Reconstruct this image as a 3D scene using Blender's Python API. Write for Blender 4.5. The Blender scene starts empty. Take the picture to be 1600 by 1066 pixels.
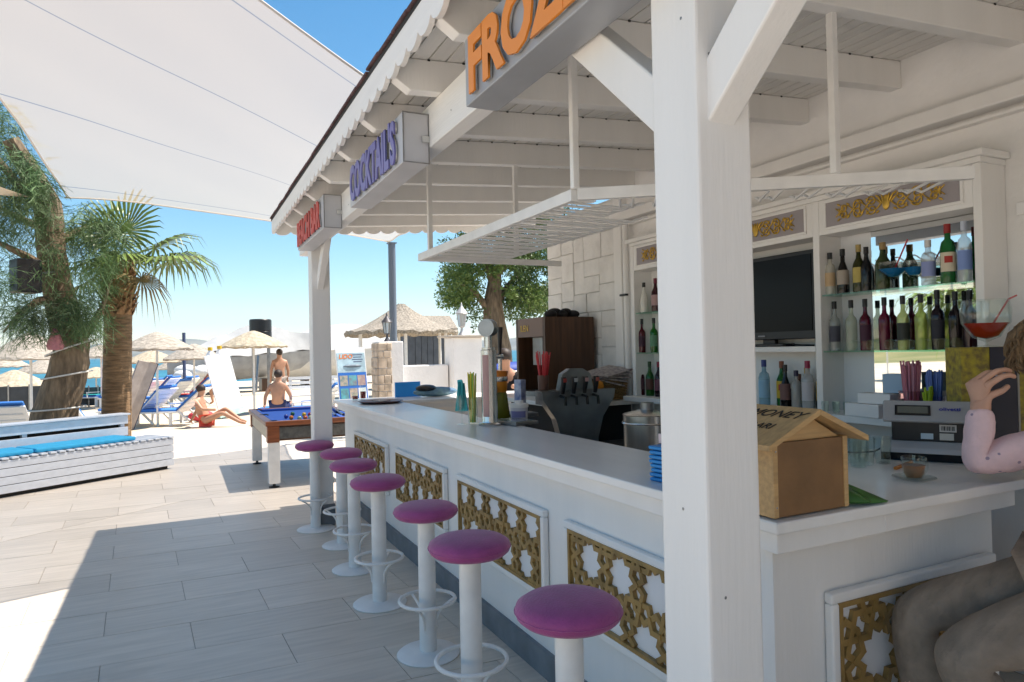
import bpy, bmesh, math, random
from mathutils import Vector, Matrix
random.seed(11)
rnd = random.random
def U(a, b): return a + (b - a) * rnd()
sc = bpy.context.scene
COL = sc.collection
# ------------------------------------------------------------------ camera
YAW, PITCH, ROLL = math.atan2(520, 1067.0), math.radians(0.75), math.radians(1.2)
fw = Vector((math.sin(YAW) * math.cos(PITCH), math.cos(YAW) * math.cos(PITCH), math.sin(PITCH)))
r0 = Vector((math.cos(YAW), -math.sin(YAW), 0)); u0 = r0.cross(fw)
rt = r0 * math.cos(ROLL) - u0 * math.sin(ROLL); up = u0 * math.cos(ROLL) + r0 * math.sin(ROLL)
cd = bpy.data.cameras.new('camera'); cam = bpy.data.objects.new('camera', cd); COL.objects.link(cam)
cd.sensor_width = 36; cd.lens = 24.0; cd.clip_end = 20000; cd.clip_start = .05
mw = Matrix.Identity(4)
for i in range(3):
    mw[i][0], mw[i][1], mw[i][2] = rt[i], up[i], -fw[i]
mw[2][3] = 1.6
cam.matrix_world = mw
sc.camera = cam
# ------------------------------------------------------------------ world, sun, exposure
w = bpy.data.worlds.new('World'); sc.world = w; w.use_nodes = True
nt = w.node_tree; bg = nt.nodes['Background']
sky = nt.nodes.new('ShaderNodeTexSky'); sky.sky_type = 'NISHITA'; sky.sun_disc = False
SUN = Vector((1.54, -.02, 2.95)).normalized()
sky.sun_elevation = math.asin(SUN.z); sky.sun_rotation = math.atan2(SUN.x, SUN.y)
sky.altitude = 0; sky.air_density = 1.0; sky.dust_density = 0.0; sky.ozone_density = 2.0
hs = nt.nodes.new('ShaderNodeHueSaturation'); hs.inputs['Saturation'].default_value = 1.3; hs.inputs['Hue'].default_value = .49
nt.links.new(sky.outputs[0], hs.inputs['Color']); nt.links.new(hs.outputs[0], bg.inputs[0]); bg.inputs[1].default_value = 0.1
sd = bpy.data.lights.new('sun', 'SUN'); sd.energy = 5.0; sd.angle = math.radians(.53); sd.color = (1, .96, .9)
so = bpy.data.objects.new('sun', sd); COL.objects.link(so)
so.rotation_euler = SUN.to_track_quat('Z', 'Y').to_euler()
sc.view_settings.view_transform = 'Standard'; sc.view_settings.look = 'None'
sc.view_settings.exposure = 0.96; sc.view_settings.gamma = 1; sc.view_settings.use_curve_mapping = False
sc.view_settings.use_white_balance = True; sc.view_settings.white_balance_temperature = 6950; sc.view_settings.white_balance_tint = 12
sc.cycles.use_denoising = True; sc.cycles.max_bounces = 14; sc.cycles.transmission_bounces = 14; sc.cycles.transparent_max_bounces = 16
sc.cycles.diffuse_bounces = 5; sc.cycles.caustics_reflective = False; sc.cycles.caustics_refractive = False
sc.cycles.sample_clamp_indirect = 6
# ------------------------------------------------------------------ materials
def M(name, col, rough=.5, metal=0., var=.0, nscale=6., bump=0., bscale=60., stretch=(1, 1, 1), trans=0., ior=1.45, coat=0., alpha=None, col2=None, detail=4., sheen=0.):
    m = bpy.data.materials.new(name); m.use_nodes = True
    t = m.node_tree; b = t.nodes['Principled BSDF']
    b.inputs['Base Color'].default_value = (*col, 1); b.inputs['Roughness'].default_value = rough
    b.inputs['Metallic'].default_value = metal; b.inputs['Transmission Weight'].default_value = trans
    b.inputs['IOR'].default_value = ior; b.inputs['Coat Weight'].default_value = coat
    if sheen: b.inputs['Sheen Weight'].default_value = sheen
    if var or bump or col2:
        tc = t.nodes.new('ShaderNodeTexCoord'); mp = t.nodes.new('ShaderNodeMapping'); mp.inputs['Scale'].default_value = stretch
        t.links.new(tc.outputs['Object'], mp.inputs['Vector'])
        oi = t.nodes.new('ShaderNodeObjectInfo'); sc_ = t.nodes.new('ShaderNodeVectorMath'); sc_.operation = 'ADD'
        mu = t.nodes.new('ShaderNodeMath'); mu.operation = 'MULTIPLY'; mu.inputs[1].default_value = 37.
        t.links.new(oi.outputs['Random'], mu.inputs[0]); t.links.new(mp.outputs[0], sc_.inputs[0]); t.links.new(mu.outputs[0], sc_.inputs[1])
        if var or col2:
            n = t.nodes.new('ShaderNodeTexNoise'); n.inputs['Scale'].default_value = nscale; n.inputs['Detail'].default_value = detail
            t.links.new(sc_.outputs[0], n.inputs['Vector'])
            r = t.nodes.new('ShaderNodeMix'); r.data_type = 'RGBA'
            c2 = col2 or tuple(min(1, c * (1 + var)) for c in col); c1 = col if col2 else tuple(c * (1 - var) for c in col)
            r.inputs[6].default_value = (*c1, 1); r.inputs[7].default_value = (*c2, 1)
            mr = t.nodes.new('ShaderNodeMapRange'); mr.inputs[1].default_value = .32; mr.inputs[2].default_value = .68
            t.links.new(n.outputs[0], mr.inputs[0]); t.links.new(mr.outputs[0], r.inputs[0]); t.links.new(r.outputs[2], b.inputs['Base Color'])
        if bump:
            n2 = t.nodes.new('ShaderNodeTexNoise'); n2.inputs['Scale'].default_value = bscale; n2.inputs['Detail'].default_value = 5
            t.links.new(sc_.outputs[0], n2.inputs['Vector'])
            bp = t.nodes.new('ShaderNodeBump'); bp.inputs['Strength'].default_value = bump; bp.inputs['Distance'].default_value = .02
            t.links.new(n2.outputs[0], bp.inputs['Height']); t.links.new(bp.outputs[0], b.inputs['Normal'])
    return m
m_white = M('white_paint', (.79, .775, .755), .45, var=.025, nscale=2.5, bump=.1, bscale=22, stretch=(3, 3, .3), detail=8)
m_whitew = M('white_wood', (.78, .765, .745), .5, var=.035, nscale=5, bump=.12, bscale=30, stretch=(4, .3, 4))
m_board = M('ceiling_board_paint', (.74, .725, .70), .55, var=.06, nscale=4, bump=.1, stretch=(4, .3, 4))
m_metalw = M('white_metal', (.76, .75, .73), .38, var=.06, nscale=9, bump=.05)
m_counter = M('counter_white', (.79, .775, .75), .28, var=.04, nscale=3, stretch=(3, .5, 1), coat=.12)
m_kick = M('grey_kick', (.16, .18, .2), .6, var=.2, nscale=6)
m_lattice = M('bronze_wood', (.30, .185, .06), .45, var=.25, nscale=14, bump=.15)
m_back = M('milky_panel', (.75, .76, .78), .35)
m_seat = M('purple_vinyl', (.33, .055, .2), .6, var=.08, nscale=20, bump=.2, bscale=120, sheen=.2)
m_chrome = M('brushed_steel', (.62, .62, .61), .25, 1., var=.1, nscale=20, stretch=(1, 1, .1))
m_steeld = M('dull_steel', (.3, .3, .3), .35, .9, var=.15, nscale=8)
m_gold = M('gilded', (.55, .34, .06), .35, .5, var=.25, nscale=30)
m_mauve = M('mauve_panel', (.32, .29, .30), .6)
m_mirror = M('mirror', (.86, .88, .88), .015, 1.)
m_black = M('black_plastic', (.012, .012, .014), .35, var=.2)
m_tv = M('tv_screen', (.008, .008, .009), .2)
m_tv.node_tree.nodes['Principled BSDF'].inputs['Specular IOR Level'].default_value = .15
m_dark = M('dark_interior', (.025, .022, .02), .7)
m_signgrey = M('sign_grey', (.36, .37, .39), .45, .2, var=.06, nscale=5)
m_signlight = M('sign_pale', (.5, .5, .52), .45, .1, var=.06, nscale=5)
m_orange = M('orange_letter', (.75, .24, .03), .4)
m_purple = M('violet_letter', (.16, .15, .38), .4)
m_red = M('red_letter', (.55, .08, .06), .45)
m_mirrored = M('letter_side', (.55, .53, .5), .2, 1.)
m_rooftile = M('roof_edge_tile', (.09, .045, .05), .8, var=.4, nscale=12, bump=.5)
m_stone = M('whitewashed_stone', (.72, .71, .69), .75, var=.07, nscale=7, bump=.5, bscale=18)
m_mortar = M('whitewashed_mortar', (.62, .61, .59), .8, bump=.4, bscale=30)
m_render = M('white_render', (.80, .79, .78), .8, var=.04, nscale=4, bump=.3, bscale=20)
m_rawstone = M('raw_stone', (.58, .47, .36), .85, var=.3, nscale=8, bump=.6, bscale=14)
m_wood = M('pine_ply', (.52, .33, .15), .55, var=.15, nscale=6, stretch=(1, 12, 12), bump=.08)
m_wood2 = M('brown_hardboard', (.22, .115, .045), .5, var=.15, nscale=9, bump=.05)
m_darkwood = M('dark_brown_wood', (.075, .035, .018), .4, var=.3, nscale=5, stretch=(6, 6, .4))
m_cherry = M('cherry_wood', (.24, .075, .03), .35, var=.25, nscale=6, stretch=(.5, 6, 6))
m_rail = M('dark_rail', (.12, .05, .045), .35, var=.2, nscale=8)
m_felt = M('blue_felt', (.02, .085, .36), .9, var=.06, nscale=60)
m_bench = M('bench_pale_blue_paint', (.66, .69, .74), .5, var=.06, nscale=5, bump=.12, stretch=(.5, 4, 4))
m_cush = M('turquoise_cushion', (.02, .36, .62), .7, var=.07, nscale=9, bump=.15, bscale=60)
m_bark = M('tamarisk_bark', (.19, .135, .085), .9, var=.45, nscale=7, bump=1., bscale=12, stretch=(2.5, 2.5, .5))
m_pbark = M('palm_bark', (.24, .15, .08), .9, var=.4, nscale=9, bump=.9, bscale=20, stretch=(.6, .6, 4))
m_boot = M('palm_leaf_base', (.3, .17, .08), .8, var=.35, nscale=12)
m_leaf = M('palm_leaf', (.13, .19, .04), .42, var=.4, nscale=5)
m_dry = M('dry_palm_leaf', (.30, .21, .09), .7, var=.3, nscale=5)
m_tam = M('tamarisk_leaf', (.095, .165, .06), .6, var=.5, nscale=1.6)
m_tree = M('broad_leaf', (.04, .085, .018), .55, nscale=.8, col2=(.13, .2, .035))
m_straw = M('straw', (.36, .315, .26), .9, var=.3, nscale=10, bump=.6, bscale=25, stretch=(1, 1, 3))
m_strawy = M('yellow_straw', (.42, .355, .26), .9, var=.25, nscale=10, bump=.6, bscale=25)
m_thatch = M('grey_thatch', (.30, .26, .21), .95, var=.45, nscale=16, bump=.9, bscale=30)
m_pole = M('grey_pole', (.14, .17, .21), .5)
m_plastic = M('white_plastic', (.8, .8, .8), .4)
m_bluep = M('blue_cushion', (.04, .2, .6), .7)
m_skin = M('skin_tanned', (.46, .24, .15), .5, var=.08, nscale=9)
m_skinl = M('skin_pale', (.55, .31, .22), .48, var=.1, nscale=14, bump=.08, bscale=120)
m_hair = M('dark_hair', (.03, .018, .012), .6, var=.4, nscale=30)
m_hairb = M('blond_brown_hair', (.21, .125, .06), .5, var=.5, nscale=26, bump=.9, bscale=50, stretch=(3, 3, .5))
m_blackc = M('black_cloth', (.012, .011, .013), .85)
m_khaki = M('khaki_cloth', (.235, .19, .15), .9, var=.16, nscale=9, bump=1., bscale=9, stretch=(.5, 2.4, 1.8))
m_lantern = M('lantern_metal', (.5, .5, .5), .5, .3)
m_lanternd = M('dark_lantern_metal', (.06, .06, .07), .5, .3)
m_glassp = M('lantern_glass', (.8, .82, .8), .3, trans=.6)
def thin_glass(name, tint, fac=.0, opaque=None, orough=.06):
    m = bpy.data.materials.new(name); m.use_nodes = True; t = m.node_tree; t.nodes.clear()
    o = t.nodes.new('ShaderNodeOutputMaterial'); tr = t.nodes.new('ShaderNodeBsdfTransparent'); tr.inputs[0].default_value = (*tint, 1)
    gl = t.nodes.new('ShaderNodeBsdfGlossy'); gl.inputs['Roughness'].default_value = .04; gl.inputs['Color'].default_value = (.95, .95, .95, 1)
    lw = t.nodes.new('ShaderNodeLayerWeight'); lw.inputs[0].default_value = .5
    pw = t.nodes.new('ShaderNodeMath'); pw.operation = 'POWER'; pw.inputs[1].default_value = 4; t.links.new(lw.outputs['Facing'], pw.inputs[0])
    fr = t.nodes.new('ShaderNodeMath'); fr.operation = 'MULTIPLY_ADD'; fr.inputs[1].default_value = .6; fr.inputs[2].default_value = .035; t.links.new(pw.outputs[0], fr.inputs[0])
    base = tr.outputs[0]
    if opaque:
        pb = t.nodes.new('ShaderNodeBsdfDiffuse'); pb.inputs[0].default_value = (*opaque, 1)
        mx = t.nodes.new('ShaderNodeMixShader'); mx.inputs[0].default_value = fac; t.links.new(pb.outputs[0], mx.inputs[1]); t.links.new(tr.outputs[0], mx.inputs[2]); base = mx.outputs[0]
    m2 = t.nodes.new('ShaderNodeMixShader'); t.links.new(fr.outputs[0], m2.inputs[0]); t.links.new(base, m2.inputs[1]); t.links.new(gl.outputs[0], m2.inputs[2]); t.links.new(m2.outputs[0], o.inputs[0])
    return m
m_glass = thin_glass('clear_glass', (.93, .96, .95))
m_shelfg = thin_glass('green_shelf_glass', (.72, .93, .87))
def solid(name, c, r=.5, **k): return M(name, c, r, **k)
# pink sleeve with scattered dots
m_pink = M('pink_knit', (.74, .53, .55), .8, var=.06, nscale=20, bump=.2, bscale=90)
def add_dots(m, scale, c, thr):
    t = m.node_tree; b = t.nodes['Principled BSDF']; l = b.inputs['Base Color'].links[0]; src = l.from_socket
    tc = t.nodes.new('ShaderNodeTexCoord'); v = t.nodes.new('ShaderNodeTexVoronoi'); v.inputs['Scale'].default_value = scale
    t.links.new(tc.outputs['Object'], v.inputs['Vector'])
    lt = t.nodes.new('ShaderNodeMath'); lt.operation = 'LESS_THAN'; lt.inputs[1].default_value = thr
    t.links.new(v.outputs['Distance'], lt.inputs[0])
    mx = t.nodes.new('ShaderNodeMix'); mx.data_type = 'RGBA'; mx.inputs[7].default_value = (*c, 1)
    t.links.new(lt.outputs[0], mx.inputs[0]); t.links.new(src, mx.inputs[6]); t.links.new(mx.outputs[2], b.inputs['Base Color'])
add_dots(m_pink, 26, (.33, .25, .33), .16)
# floor tile: pale wood-look porcelain with streaks along its length
m_tile = M('wood_look_tile', (.63, .555, .47), .42, var=.09, nscale=2.2, stretch=(1.2, 14, 1), bump=.03, bscale=8, detail=6)
_t = m_tile.node_tree; _b = _t.nodes['Principled BSDF']; _s = _b.inputs['Base Color'].links[0].from_socket
_oi = _t.nodes.new('ShaderNodeObjectInfo'); _hs = _t.nodes.new('ShaderNodeHueSaturation'); _ma = _t.nodes.new('ShaderNodeMath'); _ma.operation = 'MULTIPLY_ADD'; _ma.inputs[1].default_value = .14; _ma.inputs[2].default_value = .92
_t.links.new(_oi.outputs['Random'], _ma.inputs[0]); _t.links.new(_ma.outputs[0], _hs.inputs['Value']); _t.links.new(_s, _hs.inputs['Color'])
_n = _t.nodes.new('ShaderNodeTexNoise'); _n.inputs['Scale'].default_value = 1.7; _n.inputs['Detail'].default_value = 8; _g = _t.nodes.new('ShaderNodeNewGeometry'); _t.links.new(_g.outputs['Position'], _n.inputs['Vector'])
_mr = _t.nodes.new('ShaderNodeMapRange'); _mr.inputs[1].default_value = .58; _mr.inputs[2].default_value = .8; _mr.inputs[4].default_value = .35; _mx = _t.nodes.new('ShaderNodeMix'); _mx.data_type = 'RGBA'; _mx.inputs[7].default_value = (.40, .345, .28, 1)
_t.links.new(_n.outputs[0], _mr.inputs[0]); _t.links.new(_mr.outputs[0], _mx.inputs[0]); _t.links.new(_hs.outputs[0], _mx.inputs[6]); _t.links.new(_mx.outputs[2], _b.inputs['Base Color'])
m_grout = M('grout', (.36, .325, .29), .8)
m_paver = M('pale_paving', (.56, .50, .42), .85, var=.08, nscale=2, bump=.2, bscale=6)
m_sand = M('sand', (.56, .48, .37), .95, var=.14, nscale=.6, bump=.4, bscale=5)
m_sea = M('sea', (.01, .13, .19), .35, var=.3, nscale=.05, bump=.8, bscale=.6)
m_sea.node_tree.nodes['Principled BSDF'].inputs['Specular IOR Level'].default_value = .15
m_hill = M('far_hill', (.16, .15, .11), .95, var=.3, nscale=.004)
m_dryhill = M('dry_grass_hill', (.30, .25, .12), .95, var=.45, nscale=.12, col2=(.10, .13, .04))
# sail: woven shade cloth that lets part of the sun straight through
m_sail = bpy.data.materials.new('shade_cloth'); m_sail.use_nodes = True
t = m_sail.node_tree; t.nodes.clear()
o_ = t.nodes.new('ShaderNodeOutputMaterial'); d_ = t.nodes.new('ShaderNodeBsdfDiffuse'); tl = t.nodes.new('ShaderNodeBsdfTranslucent'); tr = t.nodes.new('ShaderNodeBsdfTransparent')
uv = t.nodes.new('ShaderNodeUVMap'); sx = t.nodes.new('ShaderNodeSeparateXYZ'); t.links.new(uv.outputs[0], sx.inputs[0])
def mth(op, a, b):
    n = t.nodes.new('ShaderNodeMath'); n.operation = op
    for i, v in enumerate((a, b)):
        if isinstance(v, (int, float)): n.inputs[i].default_value = v
        else: t.links.new(v, n.inputs[i])
    return n.outputs[0]
fr = mth('FRACT', mth('ADD', mth('MULTIPLY', sx.outputs[1], 3.3), .35), 0)
seam = mth('LESS_THAN', mth('ABSOLUTE', mth('SUBTRACT', fr, .5), 0), .006)
cm = t.nodes.new('ShaderNodeMix'); cm.data_type = 'RGBA'; cm.inputs[6].default_value = (.57, .465, .345, 1); cm.inputs[7].default_value = (.27, .235, .20, 1)
t.links.new(seam, cm.inputs[0])
for n in (d_, tl): t.links.new(cm.outputs[2], n.inputs[0])
a1 = t.nodes.new('ShaderNodeMixShader'); a1.inputs[0].default_value = .5
t.links.new(d_.outputs[0], a1.inputs[1]); t.links.new(tl.outputs[0], a1.inputs[2])
a2 = t.nodes.new('ShaderNodeMixShader'); a2.inputs[0].default_value = .40
t.links.new(a1.outputs[0], a2.inputs[1]); t.links.new(tr.outputs[0], a2.inputs[2]); t.links.new(a2.outputs[0], o_.inputs[0])
# ------------------------------------------------------------------ mesh helpers
class MB:
    def __init__(s): s.v = []; s.f = []; s.uv = None
    def add(s, vs, fs):
        n = len(s.v); s.v += [tuple(p) for p in vs]; s.f += [tuple(i + n for i in f) for f in fs]; return s
    def box(s, x0, x1, y0, y1, z0, z1):
        return s.add([(x0, y0, z0), (x1, y0, z0), (x1, y1, z0), (x0, y1, z0), (x0, y0, z1), (x1, y0, z1), (x1, y1, z1), (x0, y1, z1)],
                     [(0, 3, 2, 1), (4, 5, 6, 7), (0, 1, 5, 4), (1, 2, 6, 5), (2, 3, 7, 6), (3, 0, 4, 7)])
    def obb(s, c, size, R=None):
        R = R or Matrix.Identity(3); c = Vector(c); h = [x / 2 for x in size]; vs = []
        for z in (-1, 1):
            for x, y in ((-1, -1), (1, -1), (1, 1), (-1, 1)): vs.append(c + R @ Vector((x * h[0], y * h[1], z * h[2])))
        return s.add(vs, [(0, 3, 2, 1), (4, 5, 6, 7), (0, 1, 5, 4), (1, 2, 6, 5), (2, 3, 7, 6), (3, 0, 4, 7)])
    def bar(s, p, q, wd, ht, upv=(0, 0, 1)):
        p, q = Vector(p), Vector(q); d = (q - p); L = d.length; d.normalize(); sdv = d.cross(Vector(upv))
        if sdv.length < 1e-4: sdv = d.cross(Vector((1, 0, 0)))
        sdv.normalize(); u2 = sdv.cross(d); R = Matrix((d, sdv, u2)).transposed()
        return s.obb((p + q) / 2, (L, wd, ht), R)
    def tube(s, pts, r, n=8, caps=True):
        pts = [Vector(p) for p in pts]; k = len(pts); rs = r if isinstance(r, (list, tuple)) else [r] * k
        base = len(s.v); prev = None
        for i, p in enumerate(pts):
            d = (pts[min(i + 1, k - 1)] - pts[max(i - 1, 0)])
            if d.length < 1e-9: d = Vector((0, 0, 1))
            d.normalize()
            if prev is None:
                a = d.cross(Vector((0, 0, 1)))
                if a.length < .05: a = d.cross(Vector((1, 0, 0)))
            else: a = prev - d * prev.dot(d)
            a.normalize(); prev = a; b = d.cross(a)
            for j in range(n):
                th = 2 * math.pi * j / n; s.v.append(tuple(p + (a * math.cos(th) + b * math.sin(th)) * rs[i]))
        for i in range(k - 1):
            for j in range(n):
                j2 = (j + 1) % n; s.f.append((base + i * n + j, base + i * n + j2, base + (i + 1) * n + j2, base + (i + 1) * n + j))
        if caps:
            s.f.append(tuple(base + j for j in range(n))[::-1]); s.f.append(tuple(base + (k - 1) * n + j for j in range(n)))
        return s
    def lathe(s, prof, c=(0, 0, 0), n=20, a0=0, a1=2 * math.pi):
        base = len(s.v); full = abs(a1 - a0 - 2 * math.pi) < 1e-6; nn = n if full else n + 1
        for r, z in prof:
            for j in range(nn):
                th = a0 + (a1 - a0) * j / n; s.v.append((c[0] + r * math.cos(th), c[1] + r * math.sin(th), c[2] + z))
        for i in range(len(prof) - 1):
            for j in range(n):
                j2 = (j + 1) % nn; s.f.append((base + i * nn + j, base + i * nn + j2, base + (i + 1) * nn + j2, base + (i + 1) * nn + j))
        if full:
            if prof[0][0] > 1e-6: s.f.append(tuple(base + j for j in range(nn))[::-1])
            if prof[-1][0] > 1e-6: s.f.append(tuple(base + (len(prof) - 1) * nn + j for j in range(nn)))
        return s
    def prism(s, poly, fn, w0, w1):
        n = len(poly); vs = [fn(u, v, w0) for u, v in poly] + [fn(u, v, w1) for u, v in poly]
        fs = [tuple(range(n))[::-1], tuple(range(n, 2 * n))] + [(i, (i + 1) % n, n + (i + 1) % n, n + i) for i in range(n)]
        return s.add(vs, fs)
    def ell(s, c, r, n=14, m=9, R=None):
        pr = []; R = R or Matrix.Identity(3); c = Vector(c)
        base = len(s.v)
        for i in range(m + 1):
            ph = math.pi * i / m
            for j in range(n):
                th = 2 * math.pi * j / n
                s.v.append(tuple(c + R @ Vector((r[0] * math.sin(ph) * math.cos(th), r[1] * math.sin(ph) * math.sin(th), -r[2] * math.cos(ph)))))
        for i in range(m):
            for j in range(n):
                j2 = (j + 1) % n; s.f.append((base + i * n + j, base + i * n + j2, base + (i + 1) * n + j2, base + (i + 1) * n + j))
        return s
    def build(s, name, mat, parent=None, smooth=False, bevel=0., fix=True, weld=False):
        me = bpy.data.meshes.new(name)
        off = Vector((0, 0, 0))
        if parent is None and s.v:
            xs, ys, zs = zip(*s.v); off = Vector(((min(xs) + max(xs)) / 2, (min(ys) + max(ys)) / 2, min(zs)))
        me.from_pydata([(v[0] - off.x, v[1] - off.y, v[2] - off.z) for v in s.v], [], s.f)
        if fix or smooth:
            bm = bmesh.new(); bm.from_mesh(me)
            if weld or smooth: bmesh.ops.remove_doubles(bm, verts=bm.verts, dist=1e-5)
            if fix: bmesh.ops.recalc_face_normals(bm, faces=bm.faces)
            if smooth:
                for f in bm.faces: f.smooth = True
                for e in bm.edges:
                    if len(e.link_faces) == 2 and e.calc_face_angle(0) > .75: e.smooth = False
            bm.to_mesh(me); bm.free()
        me.materials.append(mat)
        o = bpy.data.objects.new(name, me); COL.objects.link(o); o.location = off
        if parent is not None:
            o.parent = parent
            if parent.type == 'EMPTY': o.matrix_parent_inverse = parent.matrix_basis.inverted()
            elif parent.parent is None: o.matrix_parent_inverse = Matrix.Translation(parent.location).inverted()
        if bevel:
            md = o.modifiers.new('bevel', 'BEVEL'); md.width = bevel; md.segments = 2; md.limit_method = 'ANGLE'
        return o
def tag(o, label=None, cat=None, group=None, kind=None):
    if label: o['label'] = label
    if cat: o['category'] = cat
    if group: o['group'] = group
    if kind: o['kind'] = kind
    return o
def thing(name, label, cat, loc=(0, 0, 0), rz=0., group=None):
    o = bpy.data.objects.new(name, None); COL.objects.link(o); o.location = loc; o.rotation_euler = (0, 0, rz); o.empty_display_size = .1
    return tag(o, label, cat, group)
def copy_thing(root, loc, rz=0., label=None, group=None, scale=None):
    r = root.copy(); COL.objects.link(r); r.location = loc; r.rotation_euler = (0, 0, rz)
    if scale: r.scale = (scale,) * 3
    if label: r['label'] = label
    if group: r['group'] = group
    for ch in list(root.children):
        c = ch.copy(); COL.objects.link(c); c.parent = r
        for g in ch.children:
            d = g.copy(); COL.objects.link(d); d.parent = c
    return r
def text_mesh(body, size, ext, name, mat, parent, M4, bold=0., shear=0., spacing=1., align='LEFT', width=None):
    cu = bpy.data.curves.new(name, 'FONT'); cu.body = body; cu.size = size; cu.extrude = ext; cu.offset = bold; cu.shear = shear
    cu.space_character = spacing; cu.align_x = align; cu.resolution_u = 3
    to = bpy.data.objects.new('tmp', cu); COL.objects.link(to)
    me = bpy.data.meshes.new_from_object(to); bpy.data.objects.remove(to); bpy.data.curves.remove(cu)
    if width:
        xs = [v.co.x for v in me.vertices]; k = width / (max(xs) - min(xs))
        for v in me.vertices: v.co.x = (v.co.x - min(xs)) * k
    me.transform(M4); me.materials.clear(); me.materials.append(mat)
    o = bpy.data.objects.new(name, me); COL.objects.link(o); o.parent = parent
    if parent.type == 'EMPTY': o.matrix_parent_inverse = parent.matrix_basis.inverted()
    elif parent.parent is None: o.matrix_parent_inverse = Matrix.Translation(parent.location).inverted()
    return o
def frame(origin, ex, ey, ez):
    m = Matrix.Identity(4)
    for i in range(3): m[i][0], m[i][1], m[i][2], m[i][3] = ex[i], ey[i], ez[i], origin[i]
    return m
def rotz(a): return Matrix.Rotation(a, 3, 'Z')
def clip(poly, n, d):            # keep n.p <= d
    out = []
    for i in range(len(poly)):
        a, b = poly[i], poly[(i + 1) % len(poly)]; da = n[0] * a[0] + n[1] * a[1] - d; db = n[0] * b[0] + n[1] * b[1] - d
        if da <= 0: out.append(a)
        if da * db < 0:
            k = da / (da - db); out.append((a[0] + (b[0] - a[0]) * k, a[1] + (b[1] - a[1]) * k))
    return out
# ------------------------------------------------------------------ ground, sea, hills
def grid_sheet(name, x0, x1, y0, y1, nx, ny, zf, mat, kind='structure'):
    b = MB()
    for j in range(ny + 1):
        for i in range(nx + 1):
            x = x0 + (x1 - x0) * i / nx; y = y0 + (y1 - y0) * j / ny; b.v.append((x, y, zf(x, y)))
    for j in range(ny):
        for i in range(nx): k = j * (nx + 1) + i; b.f.append((k, k + 1, k + nx + 2, k + nx + 1))
    o = b.build(name, mat, smooth=True); return tag(o, kind=kind)
def ss(a, b, x): k = max(0, min(1, (x - a) / (b - a))); return k * k * (3 - 2 * k)
def beach_z(x, y):
    s = y - .25 * x                      # towards the water
    return -.03 - 1.6 * ss(44, 75, s) - 6 * ss(75, 300, s)
grid_sheet('beach', -160, 160, -40, 320, 80, 120, beach_z, m_sand)
tag(MB().add([(-7400, -1400, -.95), (7400, -1400, -.95), (7400, 7400, -.95), (-7400, 7400, -.95)], [(0, 1, 2, 3)]).build('sea', m_sea), kind='structure')
def hz(x, y):
    a = math.atan2(x, y)
    p = .62 * math.exp(-((a + .02) / .16) ** 2) + .55 * math.exp(-((a + .42) / .2) ** 2) + .75 * math.exp(-((a - .62) / .3) ** 2)
    r = math.hypot(x, y); k = math.exp(-((r - 5200) / 700) ** 2)
    return -30 + (230 * p + 14 * math.sin(a * 37) + 9 * math.sin(a * 83 + 1)) * k
b = MB(); na, nr = 150, 14
for i in range(na + 1):
    a = -.9 + 2.0 * i / na
    for j in range(nr + 1):
        r = 3600 + 3200 * j / nr; x, y = r * math.sin(a), r * math.cos(a); b.v.append((x, y, hz(x, y)))
for i in range(na):
    for j in range(nr): k = i * (nr + 1) + j; b.f.append((k, k + 1, k + nr + 2, k + nr + 1))
tag(b.build('hills', m_hill, smooth=True), kind='structure')
def hill2(x, y): return -.6 + 3.6 * math.exp(-(((x + 95) / 34) ** 2)) * (1 + .12 * math.sin(y * .11) + .08 * math.sin(y * .23 + x * .1)) * ss(-30, 20, y) * (1 - ss(95, 140, y))
grid_sheet('hillside', -155, -42, -30, 150, 40, 60, hill2, m_dryhill)
# paved strip beyond the terrace
JX, JY = .57715, .81664           # joint direction is (cos,sin)=(.8166,.5772)
paving = MB(); paving.box(-9, 9, 12.75, 16.6, -.2, -.006); tag(paving.build('paving', m_paver), kind='structure')
# terrace: grout bed with single tiles laid on it
bed = tag(MB().box(-4.4, 5.2, -9, 12.75, -.25, -.006).build('terrace_floor', m_grout), kind='structure')
jn = (-.57715, .81664); jd = jn[0] * .5 + jn[1] * 8.79
ncount = 0
for r in range(-9, 22):
    v0 = 4.155 + .43 * r; offs = (.0 if r % 2 == 0 else .45) + .05
    for c in range(-6, 6):
        u = offs + .9 * c
        def P(uu, vv): return (uu - .05 * (vv - 4.3), vv - .04 * uu)
        g = .0019
        q = [P(u + g, v0 + g), P(u + .9 - g, v0 + g), P(u + .9 - g, v0 + .43 - g), P(u + g, v0 + .43 - g)]
        for n, d in (((0, 1), 12.75), ((-1, 0), 4.4), ((1, 0), 5.2), ((0, -1), 2.2)): q = clip(q, n, d) if q else q
        if not q or len(q) < 3: continue
        cx = sum(p[0] for p in q) / len(q); cy = sum(p[1] for p in q) / len(q)
        if cx > 2.1 and cy < 7.2 and cx > 1.9: continue          # under the bar
        if cx < -.235 * cy - .55 or cy < 1.6: continue           # never in view
        for sgn in (1, -1):
            qq = clip(q, (sgn * jn[0], sgn * jn[1]), sgn * jd - .004)
            if len(qq) < 3: continue
            t_ = MB().prism(qq, lambda uu, vv, ww: (uu, vv, ww), -.006, U(-.0006, .0006)).build('tile', m_tile, bed); ncount += 1
print('tiles', ncount)
for pl_ in ([(-9, -10.19), (9, -10.19), (9, 1.55), (-9, 1.55)], [(-9, 1.56), (-.95, 1.56), (-3.58, 12.75), (-9, 12.75)], [(2.05, 1.56), (3.6, 1.56), (3.6, 7.3), (2.05, 7.3)]):
    tag(MB().prism(pl_, lambda u, v, ww: (u, v, ww), -.2, -.0035).build('terrace', m_tile), kind='structure')
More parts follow.
